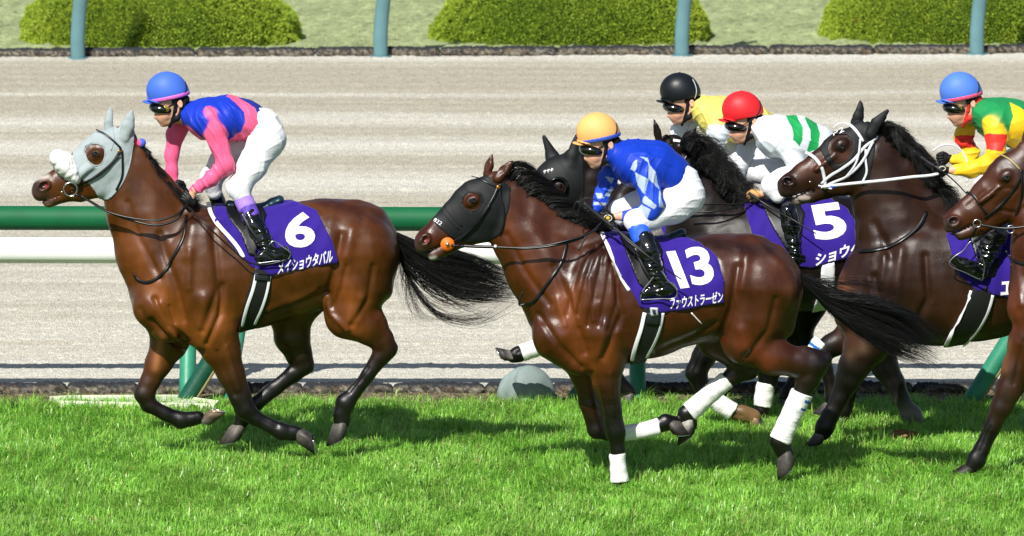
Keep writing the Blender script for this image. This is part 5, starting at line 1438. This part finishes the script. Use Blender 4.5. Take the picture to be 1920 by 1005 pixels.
class Rider:
    def __init__(s, label, Y0, hc, base):
        s.Y0, s.hc = Y0, hc
        s.S = Sdf(Y0, .06, hc[0])
        s.B = Sdf(Y0, .06, hc[0])
        s.base, s.label = base, label
        s.sc = SC(Y0)
        s.k = s.sc / 295.0          # template px scale
        s.ch = []                   # deferred children
    def T(s, dx, dy): return (s.hc[0] + dx * s.k, s.hc[1] + dy * s.k)
    def bodyparts(s, tor, arms, legs):
        """every list: (px,py,r,dy[,sy])"""
        B = s.B
        t = lambda x, y: s.T(x, y)
        def E(dx, dy, rx, rz, ry, ang=0, dd=0, k=.012, col=SK, op='add', tag='head'):
            x, y = t(dx, dy); B.e(x, y, rx * s.k, rz * s.k, ry, ang, dd, k, col, tag, op)
        E(3, 18, 31, 34, .078)                      # skull
        E(-5, 46, 17, 22, .058, 12)                 # face
        E(2, 60, 12, 9, .040, 20)                   # jaw
        E(-6, 65, 6.5, 5.5, .022, 0, -.004, .008)   # chin
        B.c([(*t(-13, 36), 4.8 * s.k), (*t(-19, 51), 4.9 * s.k)], dy=-.01, sy=.9, k=.008, col=SK, tag='head')   # nose
        E(-14.5, 52, 4.5, 3, .017, 0, -.008, .005)
        E(-11.5, 57.5, 4, 1.9, .020, 10, -.006, .003, LIP)
        E(-10.5, 60.3, 3.8, 1.9, .018, 10, -.006, .003, LIP)
        B.c([(*t(-15, 59), .6 * s.k), (*t(-8, 58), .5 * s.k)], dy=-.012, sy=8, k=.002, op='sub')
        E(-3, 48, 9, 9, .02, 0, -.042, .012)        # cheek
        E(26, 27, 5.5, 8.5, .010, 12, -.078, .004)  # ear
        E(25.5, 27, 2.6, 5, .008, 12, -.088, .003, SK, 'sub')
        E(26, 27, 5.5, 8.5, .010, 12, .078, .004)
        B.c([(*t(20, 45), 19 * s.k), (tor[0][0], tor[0][1], tor[0][2] * .8)], sy=.9, k=.03, col=SK, tag='neck')
        for l in (tor,) + tuple(arms) + tuple(legs):
            B.c([(p[0], p[1], p[2] * .72) + tuple(p[3:]) for p in l], k=.03, sy=.9, col=SK, tag='body')
    def finish_body(s):
        h = .0058
        V, lo, ax = grid(s.B.prims, h, pad=.02)
        V, F = nets(V, lo, h)
        V = smoothm(V, F, 1, .4)
        col, _, _ = near_prim(s.B.prims, V, .004)
        px, py = proj(V)
        # stubble / brows stay subtle: a little redder nose and cheeks
        x, y = s.T(-6, 50); g = .25 * np.exp(-(((px - x) ** 2 + (py - y) ** 2) / 90))[:, None]
        col = col * (1 - g) + np.array(C('#c47862')[:3]) * g
        s.o = mk('person', V, F, mat('skin_attr', attr=True, rough=.5, spec=.4, nscale=30, namt=.06, bscale=120, bdist=.0008), base=s.base, col=col, label=s.label, cat='person', group='jockeys riding in the race')
        s.bv = bvh_of(V, F)
    def garment(s, name, chains, m, col, paint=None, rs=1.0, wr=None, h=.0052, k=.03, sy=.9, soft=.002, it=1):
        g = Sdf(s.Y0, .06, s.hc[0])
        for tag, c, l in chains: g.c(l, k=k, sy=sy, col=c, tag=tag, rs=rs)
        V, lo, ax = grid(g.prims, h, pad=.02)
        V, F = nets(V, lo, h)
        V = smoothm(V, F, it, .5)
        cc, bi, adds = near_prim(g.prims, V, soft)
        tags = np.array([a['tag'] for a in adds])[bi]
        px, py = proj(V)
        if paint:
            for tg, poly, c in paint:
                mm = inpoly(px, py, poly) & np.isin(tags, tg if isinstance(tg, (list, tuple)) else [tg])
                cc[mm] = C(c)[:3]
        if wr is not None: V = smoothm(V + vnorm(V, F) * wr(V)[:, None], F, 1, .5)
        ob = mk(name, V, F, m, s.o, col=cc)
        ob['n'] = 0; del ob['n']
        return ob, bvh_of(V, F)
    def helmet(s, name, col, band=None, seam=None, glint_col=None, rough=.5, strap_col=None, net=None):
        k = s.k; t = s.T; hc = s.hc
        g = Sdf(s.Y0, .06, hc[0])
        g.e(hc[0] + 1, hc[1] + 2, 39 * k, 36 * k, .106, -4, 0, .01)
        g.e(*t(8, 8), 35 * k, 30 * k, .104, 0, 0, .02)
        V, lo, ax = grid(g.prims, .0055)
        X, Y, Z = np.meshgrid(*ax, indexing='ij')
        px, py = proj(np.stack([X, Y, Z], -1))
        # rim: from brow (-38,26) to nape (38,8)
        x0, y0 = t(-38, 27); x1, y1 = t(40, 10)
        # rim height on the picture plane follows depth: use the world offset along the plane normal
        a, b = s.S.pt(x0, y0), s.S.pt(x1, y1)
        d = b - a; n = np.array((-d[2], 0, d[0])); n /= np.linalg.norm(n)
        if n[2] > 0: n = -n
        dist = (X - a[0]) * n[0] + (Z - a[2]) * n[2]
        V2 = np.maximum(V, dist)
        Vt, F = nets(V2.astype(np.float32), lo, .0055)
        Vt = smoothm(Vt, F, 1, .4)
        nn = vnorm(Vt, F)
        he = mk('helmet', Vt, F, m_helm(name, C(col), rough), s.o)
        s.hb = bvh_of(Vt, F)
        # peak
        pk = Sdf(s.Y0, .06, hc[0]); pk.e(*t(-33, 24), 13 * k, 2.3 * k, .075, -10, 0, .008); pk.e(*t(-20, 21), 18 * k, 2.6 * k, .09, -12, 0, .008)
        V3, lo3, _ = grid(pk.prims, .005); V3, F3 = nets(V3, lo3, .005)
        mk('peak', V3, F3, m_helm(name, C(col), rough), he)
        v, f = sphere_vf(P(*t(1, -33), s.Y0), .012, 12, 8, (1, 1, .5)); mk('button', v, f, m_helm(name, C(col), rough), he)
        if band:
            bp = Sdf(s.Y0, .06, hc[0]); bp.prims = g.prims
            V4 = np.maximum(V - .0035, np.maximum(dist + .002, -(dist + .026))).astype(np.float32)
            V4, F4 = nets(V4, lo, .0055)
            mk('cap_band', V4, F4, m_helm(name + '_band', C(band)), he)
        if net:
            s.strapx('helmet_strap', [t(22, -28), t(31, -12), t(35, 6), t(31, 18)], .004, mat('pale_strap', C('#c8ccd0'), .5), he)
        else:
            s.strapx('goggle_strap', [t(35, -14), t(37, 0), t(30, 14), t(18, 24), t(4, 32)], .0055, mat('black_elastic', C('#0b0c12'), .7), he)
        # goggles
        gg = Sdf(s.Y0, .06, hc[0])
        gg.e(*t(-8, 35), 25 * k, 13 * k, .090, -6, -.0, .01)
        V5, lo5, ax5 = grid(gg.prims, .0045)
        X5, Y5, Z5 = np.meshgrid(*ax5, indexing='ij')
        p5x, p5y = proj(np.stack([X5, Y5, Z5], -1))
        lim = t(8, 30)[0]
        V5, F5 = nets(V5, lo5, .0045)
        go = mk('goggles', V5, F5, m_lens, s.o)
        s.gb = bvh_of(V5, F5)
        if glint_col:
            for (dx, dy, r) in ((-2, 37, 6),):
                c = P(*t(dx, dy), s.Y0 - .078)
                v, f = sphere_vf(c, r * k / s.sc, 16, 10, (1.3, .35, 1)); mk('lens_glint', v, f, mat('amber_glint', C(glint_col), .15, .8, metal=.7), go)  # yellow reflection on the goggles, put in as a small coloured ellipsoid
        # chin strap and skull cap below the rim
        m_sk = mat('strap_' + (strap_col or 'black'), C(strap_col or '#0d0e12'), .65, .3)
        cs = Sdf(s.Y0, .06, hc[0])
        cs.c([(*t(17, 26), 4 * k, -.068), (*t(16, 40), 3.6 * k, -.060), (*t(12, 54), 3.4 * k, -.045), (*t(6, 68), 3 * k, -.02), (*t(6, 70), 3 * k, .02)], sy=.7, k=.008)
        cs.c([(*t(33, 22), 6 * k, -.05), (*t(29, 42), 6 * k, -.05), (*t(20, 54), 5 * k, -.05), (*t(10, 62), 3.5 * k, -.035)], sy=.7, k=.01)
        cs.c([(*t(36, 18), 8 * k, -.02), (*t(34, 20), 9 * k, .03)], sy=1.4, k=.01)
        V6, lo6, _ = grid(cs.prims, .0045); V6, F6 = nets(V6, lo6, .0045)
        mk('chin_strap', V6, F6, m_sk, s.o)
        mk('hair', *(lambda q: (q[0], q[1]))(s.hairpatch()), mat('dark_hair', C('#120d0b'), .7), s.o)
    def hairpatch(s):
        g = Sdf(s.Y0, .06, s.hc[0]); t = s.T
        g.e(*t(16, 20), 18 * s.k, 14 * s.k, .083, 0, 0, .01); g.e(*t(30, 30), 10 * s.k, 12 * s.k, .06, 0, 0, .01)
        V, lo, _ = grid(g.prims, .006); return nets(V, lo, .006)
    def strapx(s, name, pts, w, m, parent, lift=.003, bv=None):
        return strap(name, bv or [s.hb], pts, w, m, parent, s.Y0, lift, .4)
    def hand(s, px, py, Yd, m, sgn=1, name='glove', ang=0, scale=1.0, thumb=True):
        """fist on the reins, knuckles to the left; sgn=+1 fingers curl away from the camera"""
        k = s.k * scale; ca, sa = math.cos(R(ang)), math.sin(R(ang))
        g = Sdf(Yd, 0, px)
        def q(dx, dy, r, d): return (px + (dx * ca - dy * sa) * k, py + (dx * sa + dy * ca) * k, r * k, d * sgn)
        g.c([q(12, 1, 6.5, 0), q(3, 0, 9, 0)], sy=.75, k=.008)
        g.c([q(0, -5, 7.5, .002), q(0, 5, 7.5, .002)], sy=.8, k=.008)
        for i, (dy, L) in enumerate(((-8.5, 1.0), (-3.4, 1.08), (1.8, 1.0), (6.8, .82))):
            g.c([q(-4, dy * .85, 3.5, -.004), q(-9.5 * L, dy, 3.1, .002), q(-11.5 * L, dy + 1, 2.9, .020), q(-7 * L, dy + 1.2, 2.6, .030), q(-2, dy + .8, 2.3, .028)], sy=1.0, k=.0025)
        if thumb:
            g.c([q(5, -7, 4, .004), q(-1, -10.5, 3.4, .012), q(-8, -10, 2.8, .020)], sy=1, k=.004)
        V, lo, _ = grid(g.prims, .0032, pad=.012); V, F = nets(V, lo, .0032)
        return mk(name, V, F, m, s.o)
    def boot(s, calf, foot, m=None, cuff=None, sole=True):
        """calf [(px,py,r,dy)...] from below the knee to the ankle; foot [(px,py,r,dy)...] heel to toe"""
        g = Sdf(s.Y0, .06, s.hc[0])
        g.c(calf, sy=.85, k=.012); g.c(foot, sy=.75, k=.012)
        V, lo, _ = grid(g.prims, .0055); V, F = nets(V, lo, .0055)
        V = smoothm(V, F, 1, .4)
        N = vnorm(V, F)
        ax, ay = calf[-1][0], calf[-1][1]
        px, py = proj(V)
        w = np.exp(-((np.hypot(px - ax, (py - ay + 10))) / 34) ** 2)
        V = V + N * (w * .005 * np.sin(V[:, 2] * 190 + 3 * snoise(V, 20, 3)) + .0035 * snoise(V * (1, 1, .6), 30, 5))[:, None]
        b = mk('boot', V, F, m or m_boot, s.o)
        if cuff:
            c = Sdf(s.Y0, .06, s.hc[0]); c.c(cuff[1], sy=.86, k=.01)
            a0, a1 = c.prims[0]['a'], c.prims[-1]['b']
            V, lo, ax_ = grid(c.prims, .006)
            X, Y, Z = np.meshgrid(*ax_, indexing='ij'); d = (a1 - a0) / np.linalg.norm(a1 - a0)
            t = (X - a0[0]) * d[0] + (Y - a0[1]) * d[1] + (Z - a0[2]) * d[2]
            V = np.maximum(V, np.maximum(-t, t - np.linalg.norm(a1 - a0))).astype(np.float32)
            V, F = nets(V, lo, .006)
            V = V + vnorm(V, F) * (.002 * snoise(V, 40, 4))[:, None]
            t = (V - a0) @ d / np.linalg.norm(a1 - a0)
            cc = np.tile(np.array(C(cuff[0][0])[:3]), (len(V), 1))
            if len(cuff[0]) > 1: cc[t > .5] = C(cuff[0][1])[:3]
            mk('stocking', V, F, mat('stocking_fabric', attr=True, rough=.6, spec=.3, bscale=90, bdist=.002), s.o, col=cc)
        return b
def lerp2(a, b, t): return tuple(a[i] + (b[i] - a[i]) * t for i in range(2))
def stirrup(h, pts, leather, Yd):
    """pts: iron outline px; leather: px path"""
    q = [P(x, y, Yd) for x, y in pts]
    v, f = tube_vf(resample(q, 30), .0045, k=8)
    ob = mk('stirrup', v, f, m_steel, h.o)
    q = [P(x, y, Yd + d) for x, y, d in leather]
    v, f = tube_vf(resample(q, 12), .011, k=8, flat=.25)
    mk('stirrup_leather', v, f, m_black, ob)
def whip(name_label, pts, r, Y, col='#0b0b0d', grip=None, loop=None):
    Q = resample([P(x, y, Y + d) for x, y, d in pts], 30)
    rr = np.linspace(r, r * .55, 30)
    v, f = tube_vf(Q, rr, k=8)
    base = Q.mean(0)
    o = mk('whip', v, f, mat('whip_' + col.strip('#'), C(col), .4), base=base, label=name_label, cat='whip')
    if grip:
        v, f = tube_vf(Q[grip[0]:grip[1]], r * 1.5, k=10); mk('grip', v, f, mat('rubber_grip', C('#15161a'), .7), o)
    if loop:
        Q2 = resample([P(x, y, Y + d) for x, y, d in loop[0]], 30)
        v, f = tube_vf(Q2, loop[1], k=8); mk('hand_loop', v, f, mat('loop_' + loop[2].strip('#'), C(loop[2]), .5), o)
    return o
WH = '#e9eaee'
def build_rider(label, horse, hc, tor, narm, farm, nleg, fleg, jersey, paint, helmet, calf, foot, fcalf, ffoot, cuff=None, nhand=None, fhand=None, glove=None, torcol='#fff', armcol='#fff', breech_paint=None, wseed=1, collar=None, fcuff=None):
    r = Rider(label, horse.Y0, hc, (horse.S.pt(tor[-1][0], 400)[0], horse.Y0, 1.0))
    fa = lambda p: p
    handN = [(*nhand[:2], 6, narm[-1][3])] if nhand else []
    r.bodyparts(tor, (narm + handN, farm), (nleg, fleg))
    r.B.c([(narm[-1][0], narm[-1][1], 6.6, narm[-1][3]), (nhand[0] + 6, nhand[1], 6, narm[-1][3])], k=.005, sy=.8, col=SK)
    r.finish_body()
    jb, jbv = r.garment('jersey', [('torso', C(torcol), tor), ('arm', C(armcol), narm), ('farm', C(armcol), farm)], m_silk, None, paint, rs=1.04, h=.0047, wr=wrinkle(wseed, .006), soft=.0015)
    bb, bbv = r.garment('breeches', [('leg', C(WH), nleg), ('fleg', C(WH), fleg)], m_bre, None, breech_paint, wr=wrinkle(wseed + 5, .0026, 26), k=.04)
    r.helmet(**helmet)
    gm = glove or m_glove
    r.hand(nhand[0], nhand[1], r.S.Yat(nhand[0], narm[-1][3]), gm, 1, ang=nhand[2] if len(nhand) > 2 else 0)
    if fhand: r.hand(fhand[0], fhand[1], r.S.Yat(fhand[0], farm[-1][3]), gm, -1, ang=fhand[2] if len(fhand) > 2 else 0)
    r.boot(calf, foot, cuff=cuff)
    if fcalf: r.boot(fcalf, ffoot, cuff=fcuff)
    r.jbv, r.bbv = jbv, bbv
    return r

# --- rider of 6
RA = build_rider('jockey in blue cap and pink and blue silks crouching on the horse numbered 6', A, (312, 168),
    tor=[(360, 215, 24, 0, 1.6), (385, 222, 37, 0, 1.75), (425, 222, 41, 0, 1.45), (462, 226, 36, 0, 1.4), (482, 232, 30, 0, 1.5)],
    narm=[(393, 222, 20, -.17), (403, 245, 19, -.19), (423, 308, 15.5, -.21), (396, 335, 13, -.19), (366, 355, 9, -.16)],
    farm=[(345, 226, 19, .12), (330, 250, 17, .14), (322, 290, 13, .14), (322, 320, 11, .13), (326, 338, 9, .12)],
    nleg=[(492, 236, 34, -.07), (500, 262, 34, -.10), (472, 312, 26, -.16), (447, 352, 21, -.19), (458, 376, 14, -.21)],
    fleg=[(482, 240, 33, .07), (450, 270, 32, .12), (418, 305, 25, .18), (396, 335, 20, .21), (402, 360, 15, .22)],
    jersey=None, torcol='#1637b8', armcol='#f0628f',
    paint=[('torso', [(452, 160), (424, 180), (442, 192), (458, 210), (460, 228), (452, 246), (430, 262), (420, 280), (480, 280), (500, 250), (490, 215), (462, 186)], '#f0628f'),
           ('torso', [(440, 176), (446, 182), (462, 190), (476, 200), (486, 216), (500, 214), (490, 180), (460, 170)], '#1a2f8c'),
           ('torso', [(320, 232), (352, 236), (374, 256), (400, 266), (400, 290), (320, 290)], '#f0628f')],
    helmet=dict(name='blue', col='#4169cc', band='#e070c8', glint_col='#a8a020', rough=.55),
    calf=[(470, 404, 16, -.26), (480, 425, 17, -.29), (492, 448, 15, -.31), (505, 466, 13, -.33)], foot=[(534, 473, 10.5, -.33), (515, 476, 11.5, -.34), (496, 479, 10, -.34), (484, 483, 7.5, -.34)],
    fcalf=[(405, 370, 15, .27), (430, 420, 14, .33), (440, 450, 13, .34)], ffoot=[(455, 465, 10, .34), (425, 470, 9, .34)],
    cuff=(['#9a7ad0', '#5b3fa8'], [(455, 370, 17.5, -.20), (472, 410, 18, -.26)]), nhand=(352, 372, 35), fhand=(338, 352, 30), wseed=3)
stirrup(A, [(482, 494), (512, 490), (542, 484), (545, 478), (528, 462), (512, 452), (500, 466), (486, 482), (482, 494)], [(452, 398, .06), (470, 430, .02), (494, 462, -.0)], RA.S.Yat(512, -.36))
# --- rider of 13
RB = build_rider('jockey in orange cap and royal blue silks with diamond sleeves on the horse numbered 13', B, (1119, 245),
    tor=[(1160, 290, 26, 0, 1.5), (1190, 305, 42, 0, 1.7), (1228, 312, 44, 0, 1.45), (1258, 328, 38, 0, 1.4), (1276, 338, 30, 0, 1.5)],
    narm=[(1202, 308, 23, -.17), (1208, 330, 23, -.19), (1224, 382, 19.5, -.23), (1220, 397, 17, -.23), (1190, 405, 13.5, -.20), (1166, 405, 10, -.18)],
    farm=[(1150, 310, 19, .13), (1140, 335, 17, .15), (1128, 368, 13, .15), (1124, 382, 11, .14), (1118, 392, 9, .13)],
    nleg=[(1276, 345, 38, -.06), (1286, 368, 34, -.08), (1262, 384, 34, -.12), (1222, 404, 25, -.18), (1192, 414, 20, -.22), (1196, 428, 17, -.23)],
    fleg=[(1270, 350, 34, .07), (1230, 372, 32, .13), (1190, 386, 24, .18), (1162, 392, 18, .20), (1165, 410, 14, .20)],
    jersey=None, torcol='#0f38b4', armcol='#2049cc',
    paint=[(['arm', 'torso'], q, '#aebfd4') for q in ([(1182, 317), (1188, 303), (1194, 299), (1194, 312), (1190, 322)], [(1200, 293), (1216, 296), (1217, 305)], [(1190, 323), (1216, 336), (1209, 365), (1196, 348)],
        [(1216, 305), (1230, 324), (1236, 354), (1216, 335)], [(1209, 366), (1232, 386), (1227, 393), (1203, 379)], [(1202, 383), (1220, 393), (1213, 412), (1201, 412), (1183, 401)], [(1236, 356), (1246, 391), (1236, 388)])] +
        [(['farm', 'torso'], q, '#aebfd4') for q in ([(1134, 331), (1152, 334), (1147, 346)], [(1147, 349), (1159, 365), (1152, 371), (1134, 367)], [(1116, 362), (1128, 362), (1134, 372), (1120, 372)], [(1112, 378), (1150, 382), (1150, 387), (1112, 384)])],
    helmet=dict(name='orange', col='#efb26a', band='#3c5cc0', rough=.55),
    calf=[(1208, 448, 18, -.28), (1216, 472, 18.5, -.31), (1226, 500, 17, -.33), (1236, 524, 15, -.34)], foot=[(1256, 540, 11, -.34), (1238, 544, 12, -.35), (1218, 547, 10.5, -.35), (1207, 551, 8, -.35)],
    fcalf=[(1165, 425, 15, .26), (1180, 470, 14, .33), (1190, 510, 13, .34)], ffoot=[(1200, 530, 10, .34), (1175, 534, 9, .34)],
    cuff=(['#2a5fe0'], [(1194, 424, 19, -.23), (1207, 452, 20, -.275)]), nhand=(1138, 408, -6), fhand=(1108, 398, -5), wseed=13)
stirrup(B, [(1200, 562), (1238, 560), (1268, 556), (1270, 548), (1250, 524), (1236, 506), (1222, 524), (1204, 548), (1200, 562)], [(1190, 462, .06), (1206, 500, .02), (1226, 530, -.0)], RB.S.Yat(1238, -.37))
# --- rider of 5
RD = build_rider('jockey in red cap and white silks with green hoops on the horse numbered 5', D, (1390, 203),
    tor=[(1430, 240, 25, 0, 1.5), (1455, 255, 38, 0, 1.75), (1495, 262, 42, 0, 1.45), (1530, 275, 38, 0, 1.4), (1550, 290, 32, 0, 1.4)],
    narm=[(1466, 252, 20, -.17), (1478, 275, 20, -.19), (1500, 325, 17, -.22), (1490, 342, 14, -.21), (1462, 352, 13, -.19), (1438, 360, 10, -.17)],
    farm=[(1405, 262, 18, .14), (1396, 290, 15, .15), (1384, 325, 12, .14), (1378, 342, 10, .13)],
    nleg=[(1555, 290, 36, -.06), (1560, 315, 34, -.08), (1520, 330, 30, -.13), (1470, 340, 24, -.18), (1448, 348, 19, -.22), (1458, 366, 15, -.24)],
    fleg=[(1540, 300, 32, .07), (1490, 318, 28, .13), (1430, 322, 22, .18), (1404, 318, 18, .2), (1394, 345, 15, .2)],
    jersey=None, torcol='#dfe6ee', armcol='#e6ecf2',
    paint=[('torso', [(1468, 205), (1494, 216), (1506, 240), (1505, 262), (1494, 290), (1482, 280), (1488, 255), (1486, 240), (1478, 226)], '#1d9a50'),
           ('torso', [(1505, 210), (1530, 225), (1538, 250), (1534, 280), (1512, 286), (1520, 262), (1520, 245)], '#1d9a50'), ('torso', [(1420, 290), (1470, 300), (1480, 320), (1420, 310)], '#1d9a50')],
    helmet=dict(name='red', col='#d8242c', band=None, rough=.5),
    calf=[(1478, 395, 17, -.28), (1484, 425, 17, -.30), (1488, 455, 15, -.31), (1490, 475, 13, -.32)], foot=[(1504, 486, 10, -.32), (1485, 490, 11, -.33), (1468, 494, 9, -.33)],
    fcalf=None, ffoot=None, nhand=(1414, 367, -20), fhand=(1372, 352, 0), glove=m_tan, wseed=23)
# --- rider of the hooded horse behind
RC = build_rider('jockey in black helmet and pale yellow silks, farthest rider behind the red cap', Hc, (1273, 168),
    tor=[(1318, 206, 25, 0, 1.5), (1345, 220, 37, 0, 1.75), (1385, 225, 41, 0, 1.45), (1415, 235, 35, 0, 1.4), (1435, 245, 30, 0, 1.4)],
    narm=[(1350, 226, 20, -.17), (1346, 250, 19, -.2), (1335, 285, 15, -.2), (1310, 310, 12, -.18), (1285, 325, 10, -.16)],
    farm=[(1292, 228, 18, .12), (1276, 245, 16, .14), (1268, 275, 13, .14), (1262, 300, 11, .13)],
    nleg=[(1440, 250, 34, -.06), (1445, 275, 32, -.08), (1410, 300, 28, -.13), (1365, 318, 22, -.18), (1345, 330, 18, -.22), (1355, 348, 14, -.24)],
    fleg=[(1430, 260, 30, .07), (1380, 290, 26, .13), (1330, 308, 20, .18), (1322, 325, 15, .2)],
    jersey=None, torcol='#dccf6a', armcol='#dce4ec', paint=None,
    helmet=dict(name='black', col='#14181c', band=None, rough=.4, net=True),
    calf=[(1362, 368, 15, -.27), (1370, 400, 15, -.29), (1378, 430, 13, -.30)], foot=[(1392, 442, 9, -.30), (1375, 446, 10, -.30), (1360, 450, 8, -.30)],
    fcalf=None, ffoot=None, nhand=(1268, 330, -20), fhand=(1252, 312, 0), wseed=33)
# --- rider of the white-bridled horse
RE = build_rider('jockey in blue cap and green, yellow and red silks at the right', E, (1799, 168),
    tor=[(1842, 210, 25, 0, 1.5), (1865, 222, 37, 0, 1.75), (1900, 232, 42, 0, 1.45), (1935, 245, 38, 0, 1.4), (1955, 262, 32, 0, 1.4)],
    narm=[(1866, 232, 23, -.17), (1868, 255, 20, -.2), (1868, 290, 17, -.24), (1850, 308, 15, -.23), (1820, 318, 14, -.2), (1792, 319, 10.5, -.18)],
    farm=[(1815, 232, 18, .12), (1806, 255, 16, .14), (1822, 288, 13, .14), (1810, 300, 12, .13), (1788, 300, 10, .12)],
    nleg=[(1960, 270, 36, -.06), (1965, 300, 34, -.08), (1925, 330, 30, -.14), (1880, 365, 24, -.2), (1865, 385, 19, -.24), (1868, 400, 16, -.26)],
    fleg=[(1950, 275, 32, .07), (1900, 310, 28, .13), (1850, 350, 22, .18), (1840, 375, 16, .2)],
    jersey=None, torcol='#1f8a4c', armcol='#f2c526',
    paint=[('torso', [(1893, 190), (1900, 218), (1894, 236), (1888, 270), (1905, 285), (1925, 262), (1932, 235), (1920, 205)], '#f2c526'),
           ('arm', [(1838, 254), (1852, 250), (1890, 252), (1888, 262), (1880, 284), (1860, 282), (1838, 276)], '#e2342a'), ('farm', [(1790, 254), (1830, 254), (1830, 276), (1790, 280)], '#e2342a')],
    helmet=dict(name='azure', col='#4f79d2', band='#e0567c', glint_col='#9a9420', rough=.55, strap_col='#d8352c'),
    calf=[(1872, 415, 25, -.30), (1864, 440, 26, -.33), (1853, 470, 21, -.35), (1846, 492, 15, -.36)], foot=[(1842, 510, 12.5, -.37), (1826, 504, 13, -.38), (1805, 494, 11, -.38), (1788, 486, 8, -.38)],
    fcalf=None, ffoot=None, nhand=(1766, 320, -8), fhand=(1770, 297, -8), wseed=43)
stirrup(E, [(1842, 526), (1812, 512), (1780, 492), (1786, 484), (1806, 470), (1822, 452), (1836, 470), (1846, 500), (1842, 526)], [(1845, 435, .06), (1832, 450, .02), (1822, 456, -.0)], RE.S.Yat(1812, -.40))
# extras on gloves
for (x, y, r) in ((1140, 409, RB),):
    c = P(x, y, r.S.Yat(x, -.215)); v, f = sphere_vf(c, .011, 14, 8, (1.2, .4, 1)); mk('glove_badge', v, f, mat('gold_badge', C('#d8b23a'), .4), r.o)
    v, f = torus_vf(c, .019, .003, fx=1.25); mk('glove_piping', v, f, mat('cream_piping', C('#d8d2c0'), .6), r.o)
c = P(1767, 316, RE.S.Yat(1767, -.215)); v, f = torus_vf(c, .014, .003, fx=1.4); mk('glove_piping', v, f, mat('cream_piping'), RE.o)

# ------------------------------------------------------------------ reins
YA = lambda x, d: A.S.Yat(x, d)
def rein(h, pts, r=.0075, m=None): return rope('rein', [(x, y, h.S.Yat(x, d)) for x, y, d in pts], r, m or m_black, h.o)
rein(A, [(140, 364, -.12), (170, 378, -.13), (205, 398, -.16), (250, 414, -.22), (300, 422, -.26), (330, 412, -.25), (350, 384, -.20)])
rein(A, [(150, 366, -.13), (200, 396, -.18), (255, 410, -.24), (305, 412, -.27), (335, 400, -.25), (352, 380, -.19)], .006)
rein(A, [(350, 385, -.20), (385, 420, -.34), (430, 462, -.36), (472, 494, -.38), (500, 496, -.38), (540, 486, -.385)], .0055)
for (x, y) in ((205, 400),):
    v, f = sphere_vf(P(x, y, YA(x, -.17)), .009, 10, 6); mk('rein_stop', v, f, m_steel, A.o)
rein(B, [(846, 460, -.11), (880, 462, -.12), (925, 463, -.16), (985, 466, -.22), (1040, 460, -.26), (1090, 446, -.24), (1122, 424, -.20), (1136, 410, -.19)])
rein(B, [(860, 461, -.115), (925, 463, -.165), (990, 464, -.225), (1060, 452, -.27), (1110, 434, -.24), (1130, 415, -.2)], .006)
rope('rein_sleeve', [(868, 461, B.S.Yat(868, -.118)), (900, 462.5, B.S.Yat(900, -.14)), (930, 463, B.S.Yat(930, -.17))], .0105, m_black, B.o)
v, f = sphere_vf(P(929, 462, B.S.Yat(929, -.18)), .011, 10, 6); mk('rein_stop', v, f, m_wbridle, B.o)
rein(B, [(1100, 440, -.25), (1085, 470, -.27)], .006)
rein(B, [(1150, 415, -.2), (1165, 440, -.3), (1200, 470, -.38), (1240, 500, -.40)], .006)
rein(D, [(1190, 392, -.12), (1260, 386, -.2), (1330, 382, -.24), (1400, 378, -.2), (1412, 370, -.17)], .007)
rein(D, [(1290, 398, -.24), (1340, 396, -.26), (1390, 384, -.22), (1410, 372, -.18)], .006)
rein(E, [(1542, 350, -.10), (1600, 344, -.14), (1660, 338, -.2), (1710, 332, -.22), (1750, 328, -.19), (1766, 324, -.18)], .0105, m_wbridle)
rein(E, [(1535, 348, -.06), (1560, 354, -.12)], .006, m_wbridle)
c = [(1560, 349), (1564, 348.6)]
rope('blue_tab', [(1557, 350, E.S.Yat(1557, -.112)), (1566, 349, E.S.Yat(1566, -.114))], .0118, mat('blue_tab', C('#2f5fd0'), .5), E.o)

# ------------------------------------------------------------------ whips
whip('black racing whip held by the jockey in orange cap, its loop beside the hooded head', [(1094, 380, -.24), (1112, 396, -.24), (1130, 410, -.25), (1180, 450, -.35), (1230, 492, -.42), (1278, 524, -.42)], .0072, B.Y0, grip=(0, 10),
     loop=([(1094, 380, -.24), (1082, 378, -.24), (1076, 390, -.23), (1080, 404, -.22), (1096, 372, -.24), (1120, 376, -.24), (1136, 396, -.24)], .0035, '#15171a'))
whip('black racing whip held by the jockey in red cap', [(1404, 362, -.2), (1440, 386, -.26), (1490, 414, -.38), (1530, 438, -.42)], .007, D.Y0, grip=(0, 6))
whip('whip with pale loop held by the jockey in green and yellow', [(1712, 282, -.18), (1740, 304, -.2), (1766, 320, -.24), (1790, 340, -.24), (1815, 366, -.22)], .0062, E.Y0, grip=(4, 12),
     loop=([(1748, 284, -.18), (1762, 274, -.18), (1786, 272, -.18), (1806, 286, -.18), (1814, 306, -.2), (1818, 330, -.2), (1812, 340, -.2), (1806, 326, -.2)], .0055, '#d8dadc'))
